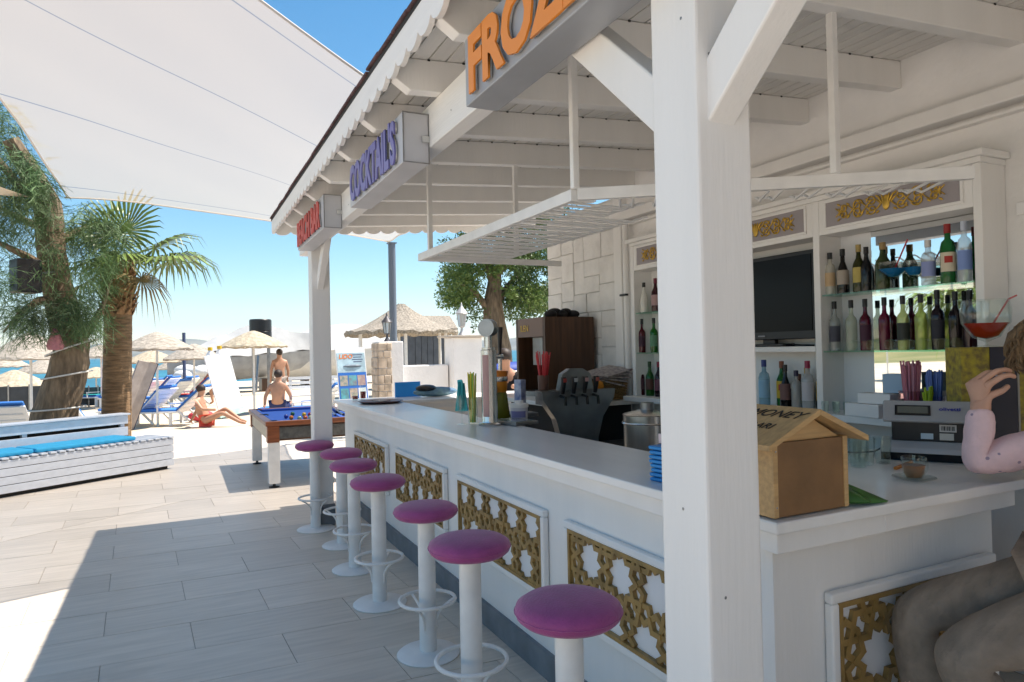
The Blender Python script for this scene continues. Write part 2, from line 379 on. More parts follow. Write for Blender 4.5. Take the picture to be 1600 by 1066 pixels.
# ------------------------------------------------------------------ pavilion of the bar
pav = thing('bar_pavilion', 'white timber beach bar pavilion with scalloped eaves and open rafters', 'pavilion', (1.2, 4, 0))
PX0, PX1 = 1.11, 1.28
def post(y0, y1, x0=PX0, x1=PX1, z1=2.83):
    o = MB().box(x0, x1, y0, y1, 0.0, z1).build('post', m_white, pav, bevel=.008); return o
post(1.25, 1.42); fp = post(6.5, 6.67)
tag(MB().box(PX0 - .012, PX1 + .012, 6.488, 6.682, 0.0, .2).build('post_shoe', m_kick, pav, bevel=.006), 'dark grey shoe at the foot of the far post')
post(1.25, 1.42, 3.42, 3.59)
MB().box(1.13, 1.215, -1.5, 7.3, 2.615, 2.825).build('beam', m_whitew, pav, bevel=.005)
def rz_(x): return 2.815 + .07 * (x - .98)           # underside of the rafters
def rafter(y, wd=.07):
    b = MB(); pr = [(.905, rz_(.905) + .055), (.98, rz_(.98)), (3.6, rz_(3.6)), (3.6, rz_(3.6) + .15), (.905, rz_(.905) + .15)]
    b.prism(pr, lambda u, v, ww: (u, ww, v), y - wd / 2, y + wd / 2); b.build('rafter', m_white, pav, bevel=.004)
for i in range(14): rafter(6.745 - .6135 * i)
x = .895; i = 0
while x < 3.6:
    xe = min(x + .088, 3.6); g = .004
    b = MB(); q = [(x + g, rz_(x) + .1525), (xe - g, rz_(xe) + .1525), (xe - g, rz_(xe) + .17), (x + g, rz_(x) + .17)]
    b.prism(q, lambda u, v, ww: (u, ww, v), -1.6, 7.38); b.build('ceiling_board', m_board, pav); x = xe; i += 1
MB().prism([(.87, rz_(.87) + .173), (3.75, rz_(3.75) + .173), (3.75, rz_(3.75) + .2), (.87, rz_(.87) + .2)], lambda u, v, ww: (u, ww, v), -1.6, 7.42).build('roof_deck', m_dark, pav)
# ragged tile edge along the eave
for k in range(40):
    y0 = -1.58 + k * .225; zz = rz_(.87) + .202
    MB().obb((1.005 , y0 + .11, zz + .012 + U(-.003, .003)), (.3, .222, .014), Matrix.Rotation(U(-.03, .03) - .07, 3, 'Y')).build('roof_tile', m_rooftile, pav, bevel=.006)
# scalloped fascia, front and far end
def scallop(n, L, top, deep, per):
    pts = [(0, top), (L, top)]; low = []
    k = int(L / per)
    for i in range(k):
        for j in range(7):
            a = j / 7; low.append(((i + a) * L / k, -deep * abs(math.sin(math.pi * a)) ** .6 if True else 0))
    low.append((L, 0)); return pts + low[::-1]
poly = scallop(0, 9.0, .12, .04, .153)
MB().prism(poly, lambda u, v, ww: (ww, -1.6 + u, rz_(.88) + .07 + v), .872, .894).build('fascia', m_whitew, pav)
poly2 = scallop(0, 2.7, .10, .035, .153)
MB().prism(poly2, lambda u, v, ww: (.9 + u, ww, rz_(.9 + u) + .055 + v), 7.36, 7.382).build('fascia', m_whitew, pav)
# knee braces
def brace(p, q, wd=.1, ht=.1, upv=(0, 0, 1)): MB().bar(p, q, wd, ht, upv).build('brace', m_white, pav, bevel=.006)
brace((1.185, 1.36, 2.16), (1.185, 1.98, 2.72), .085, .115); brace((1.185, 1.31, 2.16), (1.185, .69, 2.72), .085, .115)
brace((1.19, 6.55, 2.22), (1.19, 6.1, 2.68), .06, .1)
post(-1.45, -1.28)
for k, (x, y, z) in enumerate(((1.1095, 1.30, 2.55), (1.1095, 1.37, 2.55), (1.1095, 1.30, 2.4), (1.1095, 1.335, 1.2), (1.1095, 1.30, .42), (1.128, 2.9, 2.7), (1.128, 4.6, 2.72), (1.128, 5.0, 2.69), (1.128, 2.6, 2.68))):
    MB().ell((x, y, z), (.0012, .004, .004), 8, 5).build('screw_head', m_steeld, pav)
for k, (x, z) in enumerate(((1.15, 2.3), (1.24, 2.31), (1.16, 1.0), (1.235, .6))): MB().ell((x, 1.2495, z), (.004, .0012, .004), 8, 5).build('screw_head', m_steeld, pav)
for k in range(14):  # dark chips on the rafters stand for the shade in the board gaps
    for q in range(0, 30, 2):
        xx = .895 + .088 * q; MB().obb((xx, 6.745 - .6135 * k - .038, rz_(xx) + .147), (.012, .004, .007)).build('gap_shade', m_dark, pav)
# back wall with ledger; stone blocks at its far end
wall = thing('back_wall', 'whitewashed back wall of the bar with rough stone blocks at its far end', 'wall', (3.7, 4, 0))
MB().box(3.6, 3.85, -4.4, 5.1, 0, 3.3).build('wall_face', m_render, wall)
MB().box(3.615, 3.85, 5.1, 6.47, 0, 2.98).build('stone_core', m_mortar, wall)
MB().box(3.5, 3.6, -4.2, 5.14, 2.72, 2.8).build('ledger', m_white, wall, bevel=.008)
MB().box(3.545, 3.6, -4.2, 5.14, 2.675, 2.697).build('moulding', m_white, wall, bevel=.006)
MB().box(3.53, 3.612, 5.0, 5.12, 0, 2.95).build('pilaster', m_white, wall, bevel=.01)
MB().tube([(3.53, 4.93, .2), (3.53, 4.93, 2.7)], .028, 10).build('pipe', m_white, wall, smooth=True)
MB().obb((3.5, 4.93, 2.06), (.03, .09, .018)).build('pipe_clip', m_black, wall)
def split(y0, y1, z0, z1, out, dpt=0):
    wy, wz = y1 - y0, z1 - z0
    if (wy < .34 and wz < .30) or dpt > 6 or (wy < .22 and wz < .42): out.append((y0, y1, z0, z1)); return
    k = U(.36, .64)
    if (wy > wz * U(.7, 1.3)): m = y0 + wy * k; split(y0, m, z0, z1, out, dpt + 1); split(m, y1, z0, z1, out, dpt + 1)
    else: m = z0 + wz * k; split(y0, y1, z0, m, out, dpt + 1); split(y0, y1, m, z1, out, dpt + 1)
blocks = []; split(5.13, 6.47, .6, 2.96, blocks)
for (a, b_, c, d) in blocks:
    g = .0035; MB().box(3.6 + U(-.005, .005), 3.63, a + g, b_ - g, c + g, d - g).build('stone', m_stone, wall, bevel=.006)
# unseen building added behind the viewer to shape the light on the bar
hw = thing('added_building', 'plain sand coloured building front added unseen behind the viewer to shape the light', 'building', (0, -11, 0))
MB().box(-9, 9, -14, -10.2, 0, 6.5).build('facade', M('added_building_render', (.55, .47, .38), .85, var=.08, nscale=2), hw)
for k in range(6):
    wn = MB().box(-7.6 + 2.6 * k, -6.2 + 2.6 * k, -10.196, -10.17, .1, 2.3).build('window', M('dark_pane', (.03, .035, .04), .1), hw); MB().box(-7.7 + 2.6 * k, -6.1 + 2.6 * k, -10.195, -10.12, 2.305, 2.42).build('lintel', m_white, wn)
# ------------------------------------------------------------------ counter
ctr = thing('bar_counter', 'white horseshoe bar counter with bronze lattice panels along its front', 'bar counter', (1.8, 4, 0))
body = MB().box(1.6, 1.96, 1.52, 7.45, .12, 1.0).build('counter_body', m_white, ctr)
MB().box(1.964, 2.72, 1.523, 2.1, .12, 1.0).build('counter_body', m_white, ctr)
MB().box(1.964, 3.9, 6.95, 7.45, .12, 1.0).build('counter_body', m_white, ctr)
MB().box(1.575, 1.605, 1.49, 7.46, 0, .13).build('kick_board', m_kick, ctr); MB().box(1.61, 2.73, 1.495, 1.53, 0, .13).build('kick_board', m_kick, ctr)
MB().box(1.53, 1.998, 1.435, 7.5, .997, 1.062).build('apron', m_white, ctr, bevel=.004)
MB().box(1.999, 2.715, 1.437, 2.12, .998, 1.061).build('apron', m_white, ctr, bevel=.004)
MB().box(1.999, 3.95, 6.9, 7.5, .998, 1.061).build('apron', m_white, ctr, bevel=.004)
MB().prism([(1.495, 1.4), (3.4, 1.4), (3.4, 2.16), (2.02, 2.16), (2.02, 6.86), (4.0, 6.86), (4.0, 7.55), (1.495, 7.55)], lambda u, v, ww: (u, v, ww), 1.064, 1.1).build('counter_top', m_counter, ctr, bevel=.006)
# girih lattice: ten-fold star pattern, straps laid along the lines of the pattern
def girih(W, Hh, a, strap, ox, oy):
    ap = a / (2 * math.tan(math.pi / 10)); R = a / (2 * math.sin(math.pi / 10))
    v1 = Vector((2 * ap, 0)); v2 = Vector((2 * ap * math.cos(2 * math.pi / 5), 2 * ap * math.sin(2 * math.pi / 5)))
    segs = []; rays = []
    def hankin(edges, ang):
        rs = []
        for (p, q, inn) in edges:
            m = (p + q) / 2; e = (q - p).normalized(); n = inn
            for s in (1, -1): rs.append((m, (e * s * math.cos(ang) + n * math.sin(ang)).normalized()))
        cand = []
        for i in range(len(rs)):
            for j in range(i + 1, len(rs)):
                if (rs[i][0] - rs[j][0]).length < 1e-6: continue
                d1, d2 = rs[i][1], rs[j][1]; den = d1.x * d2.y - d1.y * d2.x
                if abs(den) < 1e-6: continue
                dv = rs[j][0] - rs[i][0]; t1 = (dv.x * d2.y - dv.y * d2.x) / den; t2 = (dv.x * d1.y - dv.y * d1.x) / den
                if t1 > 1e-4 and t2 > 1e-4 and t1 < 3 * a and t2 < 3 * a: cand.append((t1 + t2, i, j, rs[i][0] + d1 * t1))
        used = set(); out = []
        for c in sorted(cand, key=lambda k: k[0]):
            if c[1] in used or c[2] in used: continue
            used |= {c[1], c[2]}; out.append((rs[c[1]][0], c[3])); out.append((rs[c[2]][0], c[3]))
        return out
    dec = [Vector((R * math.cos(math.pi / 10 + k * math.pi / 5), R * math.sin(math.pi / 10 + k * math.pi / 5))) for k in range(10)]
    de = [(dec[k], dec[(k + 1) % 10], -((dec[k] + dec[(k + 1) % 10]) / 2).normalized()) for k in range(10)]
    base = hankin(de, math.radians(54))
    # the gap between four decagons (bow-tie hexagon)
    mid = (v1 + v2) / 2
    gap = []
    for off in (Vector((0, 0)), v1, v2, v1 + v2):
        for (p, q, n) in de:
            m = (p + q) / 2 + off
            if (m - mid).length < a * 1.15 and min((m - (o2 + (d[0] + d[1]) / 2)).length for o2 in (Vector((0, 0)), v1, v2, v1 + v2) if o2 is not off for d in de) > 1e-3: gap.append((p + off, q + off, -n))
    base += hankin(gap, math.radians(54))
    for i in range(-6, 16):
        for j in range(-4, 9):
            o2 = v1 * i + v2 * j + Vector((ox, oy))
            for (p, q) in base: segs.append((p + o2, q + o2))
    out = []
    for p, q in segs:
        t0, t1 = 0., 1.; d = q - p; ok = True
        for (pp, dd, lo, hi) in ((p.x, d.x, 0, W), (p.y, d.y, 0, Hh)):
            if abs(dd) < 1e-9:
                if pp < lo or pp > hi: ok = False
                continue
            ta, tb = (lo - pp) / dd, (hi - pp) / dd
            if ta > tb: ta, tb = tb, ta
            t0, t1 = max(t0, ta), min(t1, tb)
        if ok and t1 - t0 > .02: out.append((p + d * t0, p + d * t1))
    return out
def lattice_panel(W, z0, z1, place, ox, oy, lab=None):
    Hh = z1 - z0
    b = MB(); n = 0
    for p, q in girih(W, Hh, .074, .02, ox, oy):
        d = (q - p).normalized() * .009; p2, q2 = p - d, q + d; nn = Vector((-d.y, d.x)).normalized() * .0105
        w1 = .011 + (n % 113) * .00005; n += 1
        b.prism([tuple(p2 + nn), tuple(q2 + nn), tuple(q2 - nn), tuple(p2 - nn)], lambda u, v, ww: place(min(W - .001, max(.001, u)), z0 + min(Hh - .001, max(.001, v)), ww), -.004, w1)
    pnl = MB().prism([(0, z0), (W, z0), (W, z1), (0, z1)], lambda u, v, ww: place(u, v, ww), -.012, -.004).build('panel', m_back, ctr)
    e = .016
    rim = b
    for (u0, u1, a0, a1) in ((-.0, W, z0 - .0, z0 + e), (0, W, z1 - e, z1), (0, e, z0 + e, z1 - e), (W - e, W, z0 + e, z1 - e)): rim.prism([(u0, a0), (u1, a0), (u1, a1), (u0, a1)], lambda u, v, ww: place(u, v, ww), -.003, .0185)
    rim.build('lattice', m_lattice, pnl)
    f = .034
    for (u0, u1, a0, a1) in ((-f, W + f, z0 - f, z0), (-f, W + f, z1, z1 + f), (-f, 0, z0, z1), (W, W + f, z0, z1)):
        MB().prism([(u0, a0), (u1, a0), (u1, a1), (u0, a1)], lambda u, v, ww: place(u, v, ww), -.012, .02).build('panel_frame', m_white, pnl, bevel=.007)
for k, (ya, yb) in enumerate(((1.72, 2.69), (2.95, 4.05), (4.33, 5.43), (5.75, 6.88))):
    lattice_panel(yb - ya, .415, .785, (lambda yb: lambda u, v, ww: (1.586 - ww, yb - u, v))(yb), .1 + .13 * k, .05 + .04 * k)
lattice_panel(.8, .30, .785, lambda u, v, ww: (1.845 + u, 1.506 - ww, v), .12, .07)
# ------------------------------------------------------------------ back-bar cabinet: three bays with open shelves
cab = thing('back_bar_cabinet', 'white panelled back bar cabinet with gilded ornaments and glass shelves', 'cabinet', (3.5, 3.3, 0))
BAY = [(1.945, 2.815), (2.86, 3.73), (3.775, 4.645)]
CX0, CX1 = 3.4, 3.597
def cb(x0, x1, y0, y1, z0, z1, nm='panel', m=m_white, bv=.004, par=None): return MB().box(x0, x1, y0, y1, z0, z1).build(nm, m, par or cab, bevel=bv)
for y0, y1 in ((1.905, 1.945), (2.815, 2.86), (3.73, 3.775), (4.645, 4.69)): cb(CX0, CX1, y0, y1, 1.16, 2.44, 'upright')
cb(CX0 - .008, CX1, 1.9, 4.695, 2.44, 2.468, 'cornice'); cb(CX0 - .03, CX1, 1.88, 4.715, 2.468, 2.5, 'cornice')
cb(CX0 - .1, CX1, 1.9, 4.695, 1.16, 1.2, 'ledge')
for i, (y0, y1) in enumerate(BAY):
    cb(CX0 + .002, CX1 - .02, y0, y1, 2.235, 2.44, 'header')
    for (a0, a1, c0, c1) in ((y0 + .04, y1 - .04, 2.26, 2.275), (y0 + .04, y1 - .04, 2.415, 2.43), (y0 + .04, y0 + .055, 2.275, 2.415), (y1 - .055, y1 - .04, 2.275, 2.415)): cb(CX0 - .008, CX0 + .002, a0, a1, c0, c1, 'header_frame', bv=.003)
    inset = cb(CX0 - .003, CX0 + .002, y0 + .055, y1 - .055, 2.275, 2.415, 'ornament_panel', m_mauve, 0)
    # gilded scrolls mirrored about the centre
    ob = MB(); yc, zc = (y0 + y1) / 2, 2.345
    def spiral(cy, cz, r, a0, turns, sgn, n=22):
        return [(CX0 - .009, cy + r * (1 - .8 * k / n) * math.cos(a0 + sgn * turns * 2 * math.pi * k / n), cz + r * (1 - .8 * k / n) * math.sin(a0 + sgn * turns * 2 * math.pi * k / n)) for k in range(n + 1)]
    for s in (1, -1):
        for v in (1, -1):
            ob.tube(spiral(yc + s * .085, zc + v * .022, .03, 0 if s > 0 else math.pi, 1.3, v * s), .0042, 6)
            ob.tube(spiral(yc + s * .17, zc - v * .018, .034, math.pi if s > 0 else 0, 1.4, v * s), .0042, 6)
            ob.tube(spiral(yc + s * .26, zc + v * .02, .028, 0 if s > 0 else math.pi, 1.3, -v * s), .004, 6)
            ob.tube([(CX0 - .009, yc + s * (.03 + .28 * k / 16), zc + v * .03 * math.sin(k / 16 * 3.3 * math.pi)) for k in range(17)], [.0045 - .0002 * k / 2 for k in range(17)], 6)
            for k in range(5):
                ob.ell((CX0 - .009, yc + s * (.05 + .06 * k), zc + v * (.042 - .006 * (k % 2))), (.004, .013, .006), 8, 5, Matrix.Rotation(v * s * .6, 3, 'X'))
    ob.ell((CX0 - .01, yc, zc), (.008, .022, .042), 12, 8)
    for k in range(5): ob.ell((CX0 - .012, yc + .016 * (k - 2), zc + .02), (.006, .006, .03), 8, 5, Matrix.Rotation(.25 * (2 - k), 3, 'X'))
    ob.build('gilded_scroll', m_gold, inset, smooth=True)
    # back of the bay
    if i == 0: cb(CX1 - .012, CX1 - .004, y0, y1 - .2, 1.2, 2.235, 'mirror', m_mirror, 0); cb(CX1 - .012, CX1 - .004, y1 - .2, y1, 1.2, 2.235, 'mirror_panel', m_back, 0)
    else: cb(CX1 - .012, CX1 - .004, y0, y1, 1.2, 2.235, 'back_panel', m_white, 0)
    if i != 1:
        for zz in (1.555, 1.885): cb(CX0 + .012, CX1 - .014, y0 + .002, y1 - .002, zz - .008, zz, 'glass_shelf', m_shelfg, 0)
    else: cb(CX0, CX1 - .014, y0, y1, 1.55, 1.585, 'shelf')
# wall socket beside the cabinet
tag(MB().obb((3.592, 1.83, 2.22), (.02, .05, .06)).build('wall_switch', m_plastic, bevel=.004), 'small white switch box on the wall beside the cabinet', 'switch')
# low back counter along the wall at the far end
bc = thing('back_counter', 'white topped work counter against the stone wall', 'counter', (3.3, 5.4, 0))
MB().box(2.75, 3.585, 4.75, 6.3, 1.12, 1.155).build('worktop', m_counter, bc, bevel=.004)
MB().box(3.0, 3.5, 4.86, 6.2, 0.0, 1.115).build('dark_cupboard', m_dark, bc)
for yy in (4.8, 6.24): MB().box(2.8, 2.85, yy - .02, yy + .02, 0, 1.115).build('leg', m_steeld, bc)
fr_ = thing('back_bar_fridge', 'low dark fridge unit under the back bar cabinet', 'fridge', (3.3, 3.4, 0))
MB().box(3.0, 3.585, 2.25, 4.6, 0.0, .86).build('casing', m_dark, fr_)
for k in range(3): dr_ = MB().box(2.985, 3.0, 2.27 + .78 * k, 3.03 + .78 * k, .08, .84).build('door', m_steeld, fr_); MB().box(2.965, 2.985, 2.3 + .78 * k, 2.32 + .78 * k, .3, .65).build('handle', m_chrome, dr_)
# ------------------------------------------------------------------ shade sail on its poles
A, B, Cc, D = Vector((-1.406, 11.467, 3.9)), Vector((3.58, 12.63, 3.7)), Vector((3.55, 6.32, 3.17)), Vector((-2.9, 3.6, 5.55))
sl = MB(); N = 36; uvs = []
for j in range(N + 1):
    for i in range(N + 1):
        u, v = i / N, j / N          # u: A->B side to D->C side ; v: left edge to right edge
        inset = .045
        uu = u + inset * math.sin(math.pi * v) * (1 - 2 * u); vv = v + inset * math.sin(math.pi * u) * (1 - 2 * v)
        p = (A * (1 - vv) + B * vv) * (1 - uu) + (D * (1 - vv) + Cc * vv) * uu
        p = p + Vector((0, 0, .03 * math.sin(vv * 11 + uu * 4) * math.sin(math.pi * u) * math.sin(math.pi * v) + .012 * math.sin(uu * 31 + vv * 9)))
        sl.v.append(tuple(p)); uvs.append((v, u))
for j in range(N):
    for i in range(N): k = j * (N + 1) + i; sl.f.append((k, k + 1, k + N + 2, k + N + 1))
sail = thing('shade_sail', 'large cream shade sail stretched over the terrace', 'shade sail', (0, 8, 3.5))
so_ = sl.build('sail_cloth', m_sail, sail, smooth=True, fix=False)
me = so_.data; ul = me.uv_layers.new(name='UVMap')
for lp in me.loops: ul.data[lp.index].uv = uvs[lp.vertex_index] if len(me.vertices) == len(uvs) else (0, 0)
hem = MB()
def epts(f): return [f(k / N) for k in range(N + 1)]
idx = lambda i, j: sl.v[j * (N + 1) + i]
for pts in ([idx(0, j) for j in range(N + 1)], [idx(N, j) for j in range(N + 1)], [idx(i, 0) for i in range(N + 1)], [idx(i, N) for i in range(N + 1)]):
    hem.tube(pts, .012, 6)
hem.build('hem_cord', m_strawy if False else M('hem', (.62, .58, .54), .8), sail, smooth=True)
for c_ in (A, B, Cc): MB().lathe([(.03, -.006), (.045, 0), (.03, .006)], tuple(c_), 12).build('corner_ring', m_chrome, sail)
pl = thing('sail_pole', 'tall dark grey steel pole holding the sail corner beyond the bar', 'pole', (3.68, 12.72, 0))
MB().tube([(3.68, 12.72, 0), (3.68, 12.72, 3.68)], .07, 16).build('shaft', m_pole, pl, smooth=True)
MB().box(3.6, 3.76, 12.64, 12.8, 3.68, 3.70).build('cap', m_pole, pl)
MB().tube([(3.68, 12.72, 3.69), (3.5, 12.5, 3.7)], .008, 6).build('eye_bolt', m_chrome, pl)
# ------------------------------------------------------------------ signs on the beam
def sign(txt, y_near, y_far, z0, z1, mbox, mlet, label, h, tsize, double=False):
    s = thing('box_sign', label, 'sign', (1.06, (y_near + y_far) / 2, z0), 0, None)
    MB().box(.995, 1.128, y_near, y_far, z0, z1).build('sign_box', mbox, s, bevel=.004)
    fr = MB()
    e = .006
    fr.box(.993, 1.13, y_near - .003, y_near - .0005, z0, z0 + e).box(.993, 1.13, y_near - .003, y_near - .0005, z1 - e, z1).box(.993, .999, y_near - .003, y_near - .0005, z0 + e, z1 - e).box(1.124, 1.13, y_near - .003, y_near - .0005, z0 + e, z1 - e)
    fr.build('end_frame', m_steeld, s)
    MB().box(1.09, 1.133, y_near - .012, y_near - .004, (z0 + z1) / 2 - .02, (z0 + z1) / 2 + .01).build('bracket', m_chrome, s)
    L = y_far - y_near - .16
    m4 = frame((.978, y_far - .08, (z0 + z1) / 2 - tsize * .35), (0, -1, 0), (0, 0, 1), (-1, 0, 0))
    text_mesh(txt, tsize, .004, 'lettering', mlet, s, m4, bold=.011, width=L)
    m4b = frame((.987, y_far - .08, (z0 + z1) / 2 - tsize * .35), (0, -1, 0), (0, 0, 1), (-1, 0, 0))
    text_mesh(txt, tsize, .0045, 'letter_return', m_mirrored, s, m4b, bold=.009, width=L)
    return s
sign('FROZEN', 1.22, 2.4, 2.53, 2.785, m_signgrey, m_orange, 'grey box sign with orange letters FROZEN on the beam', .25, .28)
sign("COCKTAIL'S", 3.21, 4.36, 2.53, 2.78, m_signlight, m_purple, "pale box sign with violet letters COCKTAIL'S on the beam", .25, .285)
sign('BEACH BAR', 5.24, 6.5, 2.555, 2.81, m_signlight, m_red, 'pale box sign with red letters BEACH BAR above the far post', .25, .28)
# ------------------------------------------------------------------ hanging glass rack
rk = thing('hanging_glass_rack', 'white metal glass rack hung from the rafters above the counter', 'glass rack', (1.8, 3.2, 2.25))
RZ = 2.25
P0, P1, P2 = Vector((1.5, 4.5, RZ)), Vector((1.51, 2.47, RZ)), Vector((2.78, 1.585, RZ))
MB().bar(P0, P1, .03, .05).build('rail', m_metalw, rk, bevel=.003); MB().bar(P1 + Vector((.012, -.01, .001)), P2, .03, .05).build('rail', m_metalw, rk, bevel=.003)
MB().bar((1.5, 4.515, RZ - .001), (2.62, 4.5, RZ - .001), .03, .04).build('rail', m_metalw, rk, bevel=.003)
def hairpin(o, d, s, L, r=.0055, wdt=.055):
    o, d, s = Vector(o), Vector(d), Vector(s); z = Vector((0, 0, 1))
    pts = []
    for sg in (-1, 1):
        leg = [o + s * sg * wdt / 2, o + s * sg * wdt / 2 + d * (L - .09), o + s * sg * wdt / 2 + d * (L - .03) + z * .025, o + s * sg * wdt / 2 + d * L + z * .03]
        pts += leg if sg < 0 else leg[::-1]
    return MB().tube(pts, r, 6)
for k in range(15):
    y = 4.4 - .132 * k
    hairpin((1.515, y, RZ - .022), (1, 0, 0), (0, 1, 0), .62 if k < 13 else .4).build('glass_rod', m_metalw, rk, smooth=True)
dB = (P2 - P1).normalized(); nB = Vector((-dB.y, dB.x, 0)).normalized()
if nB.y < 0: nB = -nB
for k in range(9):
    o = P1 + dB * (.22 + .15 * k); hairpin(o + Vector((0, 0, -.022)), nB, dB, .3).build('glass_rod', m_metalw, rk, smooth=True)
def hanger(x, y): MB().bar((x, y, RZ + .025), (x, y, rz_(x) + .05), .03, .03, (1, 0, 0)).build('hanger', m_metalw, rk, bevel=.003)
hanger(1.51, 4.31); hanger(2.15, 4.31); hanger(1.51, 2.46); hanger(2.35, 1.86)
# ------------------------------------------------------------------ bar stools
def make_stool():
    t_ = thing('bar_stool', '', 'bar stool')
    MB().lathe([(0, .727), (.125, .728), (.152, .734), (.168, .748), (.173, .764), (.168, .781), (.145, .796), (.09, .806), (0, .810)], n=36).build('seat', m_seat, t_, smooth=True)
    MB().lathe([(0.001, .718), (.11, .72), (.115, .7275)], n=28).build('seat_plate', m_metalw, t_)
    MB().lathe([(.046, .012), (.046, .736)], n=22).build('column', m_metalw, t_, smooth=True)
    MB().lathe([(0, 0), (.165, 0), (.168, .006), (.158, .014), (.06, .022), (.046, .024)], n=36).build('base_plate', m_metalw, t_, smooth=True)
    MB().tube([(.1725 * math.cos(2 * math.pi * k / 40), .1725 * math.sin(2 * math.pi * k / 40), .7635 + .0012 * math.sin(k * 2.3)) for k in range(41)], .0028, 5).build('seam_piping', m_seat, t_, smooth=True)
    fr = MB(); n = 40; fr.tube([(.148 * math.cos(2 * math.pi * k / n), .148 * math.sin(2 * math.pi * k / n), .29) for k in range(n + 1)], .0095, 8)
    fr.build('foot_ring', m_metalw, t_, smooth=True)
    for k in range(3):
        a = 2 * math.pi * k / 3 + .5; pts = []
        for q in range(9):
            f = q / 8; r = .046 + .1 * (f ** 2.2); pts.append((r * math.cos(a), r * math.sin(a), .14 + .145 * f ** .75))
        MB().tube(pts, .007, 6).build('ring_strut', m_metalw, t_, smooth=True)
    return t_
st0 = make_stool(); first = True
ST = [(1.11, 1.907), (1.095, 2.70), (1.165, 3.48), (1.13, 4.32), (1.15, 5.09), (1.205, 5.78), (1.1, 6.43)]
sl_ = ['purple seated white bar stool beside the near pavilion post', 'purple seated white bar stool, second along the counter from the near post', 'purple seated white bar stool, third along the counter from the near post', 'purple seated white bar stool in the middle of the row', 'purple seated white bar stool, third along from the far post', 'purple seated white bar stool, second along from the far post', 'purple seated white bar stool standing beside the far post']
for k, (x, y) in enumerate(ST):
    if first: st0.location = (x, y, 0); st0.rotation_euler = (0, 0, .3); st0['label'] = sl_[k]; st0['group'] = 'purple bar stools along the counter'; first = False
    else: copy_thing(st0, (x, y, 0), U(0, 6), sl_[k], scale=U(.985, 1.012))
copy_thing(st0, (2.42, 1.02, 0), 1.2, 'purple bar stool under the woman in the pink cardigan')
# ------------------------------------------------------------------ things on the counter
CZ = 1.1005
def cyl(name, c, r, h, mat, label, cat, n=20): return tag(MB().lathe([(0, 0), (r, 0), (r, h), (0, h)], c, n).build(name, mat, smooth=True), label, cat)
# beer column with two faucets
bt = thing('beer_tower', 'tall brushed steel beer tower with round badge and black tap handle', 'beer tower', (1.86, 4.18, CZ))
MB().lathe([(.075, 0), (.078, .01), (.056, .02), (.053, .03), (.053, .5), (.045, .505), (.045, .52), (0, .522)], (1.86, 4.18, CZ), 24).build('column', m_chrome, bt, smooth=True)
MB().tube([(1.86, 4.18, CZ + .5), (1.86, 4.18, CZ + .6)], .025, 12).build('neck', m_chrome, bt, smooth=True)
MB().tube([(1.835, 4.16, CZ + .65), (1.885, 4.2, CZ + .65)], .06, 20).build('badge', m_steeld, bt, smooth=True)
MB().tube([(1.832, 4.157, CZ + .65), (1.835, 4.16, CZ + .65)], .045, 20).build('badge_face', m_steeld, bt)
MB().tube([(1.88, 4.2, CZ + .455), (2.03, 4.33, CZ + .455)], .017, 10).build('faucet', m_chrome, bt, smooth=True)
MB().tube([(2.0, 4.3, CZ + .47), (2.0, 4.3, CZ + .36)], .013, 10).build('spout', m_chrome, bt, smooth=True)
MB().tube([(2.0, 4.3, CZ + .47), (2.0, 4.3, CZ + .53), (2.005, 4.3, CZ + .66)], [.01, .014, .02], 10).build('tap_handle', m_black, bt, smooth=True)
strip = MB().lathe([(.0545, .06), (.0545, .47)], (1.86, 4.18, CZ), 6, math.radians(195), math.radians(245)); strip.build('printed_strip', M('pinkish_strip', (.42, .25, .24), .4), bt)
def straw_glass(name, loc, r, h, mat, cols, n, sl_, label, spread=.5, glass=True):
    t_ = thing(name, label, 'straw holder', loc)
    MB().lathe([(0, 0), (r * .9, 0), (r, h), (r - .004, h), (r * .86, .006), (0, .006)], loc, 18).build('cup', mat, t_, smooth=True)
    mats = [M('straw_' + str(i), c, .4) for i, c in enumerate(cols)]
    for k in range(n):
        a, q = U(0, 6.28), math.sqrt(rnd()) * r * .62; x, y = q * math.cos(a), q * math.sin(a); e = spread
        MB().tube([(loc[0] + x * .8, loc[1] + y * .8, loc[2] + .01), (loc[0] + x * (1 + e), loc[1] + y * (1 + e), loc[2] + sl_ * U(.92, 1.05))], .0045, 6).build('straw', mats[k % len(mats)], t_, smooth=True)
    return t_
straw_glass('straw_glass', (1.8, 4.33, CZ), .036, .18, m_glass, [(.75, .6, .03), (.2, .5, .08), (.7, .62, .1)], 16, .34, 'clear tumbler of yellow and green straws beside the beer tower', .35)
gl = thing('napkin_goblet', 'stemmed glass stuffed with turquoise napkins on the counter', 'goblet', (1.72, 4.33, CZ))
MB().lathe([(.034, 0), (.034, .003), (.005, .008), (.005, .07), (.03, .09), (.037, .15), (.034, .2), (.032, .2), (.034, .15), (.027, .095), (0, .08)], (1.72, 4.33, CZ), 20).build('glass', m_glass, gl, smooth=True)
nb = MB()
for k in range(7): a = k * .9; nb.obb((1.72 + .012 * math.cos(a), 4.33 + .012 * math.sin(a), CZ + .185 + .012 * (k % 3)), (.045, .004, .19), Matrix.Rotation(a, 3, 'Z') @ Matrix.Rotation(.12 * (k % 3 - 1), 3, 'Y'))
nb.build('napkins', M('teal_paper', (.03, .36, .40), .8), gl)
ju = thing('juice_jar', 'squat green juice jar with a wide orange lid and spout', 'jar', (2.12, 4.6, CZ))
MB().lathe([(0, 0), (.08, 0), (.085, .01), (.066, .17), (.06, .19)], (2.12, 4.6, CZ), 22).build('jar_body', M('olive_glass', (.13, .14, .01), .15, ), ju, smooth=True)
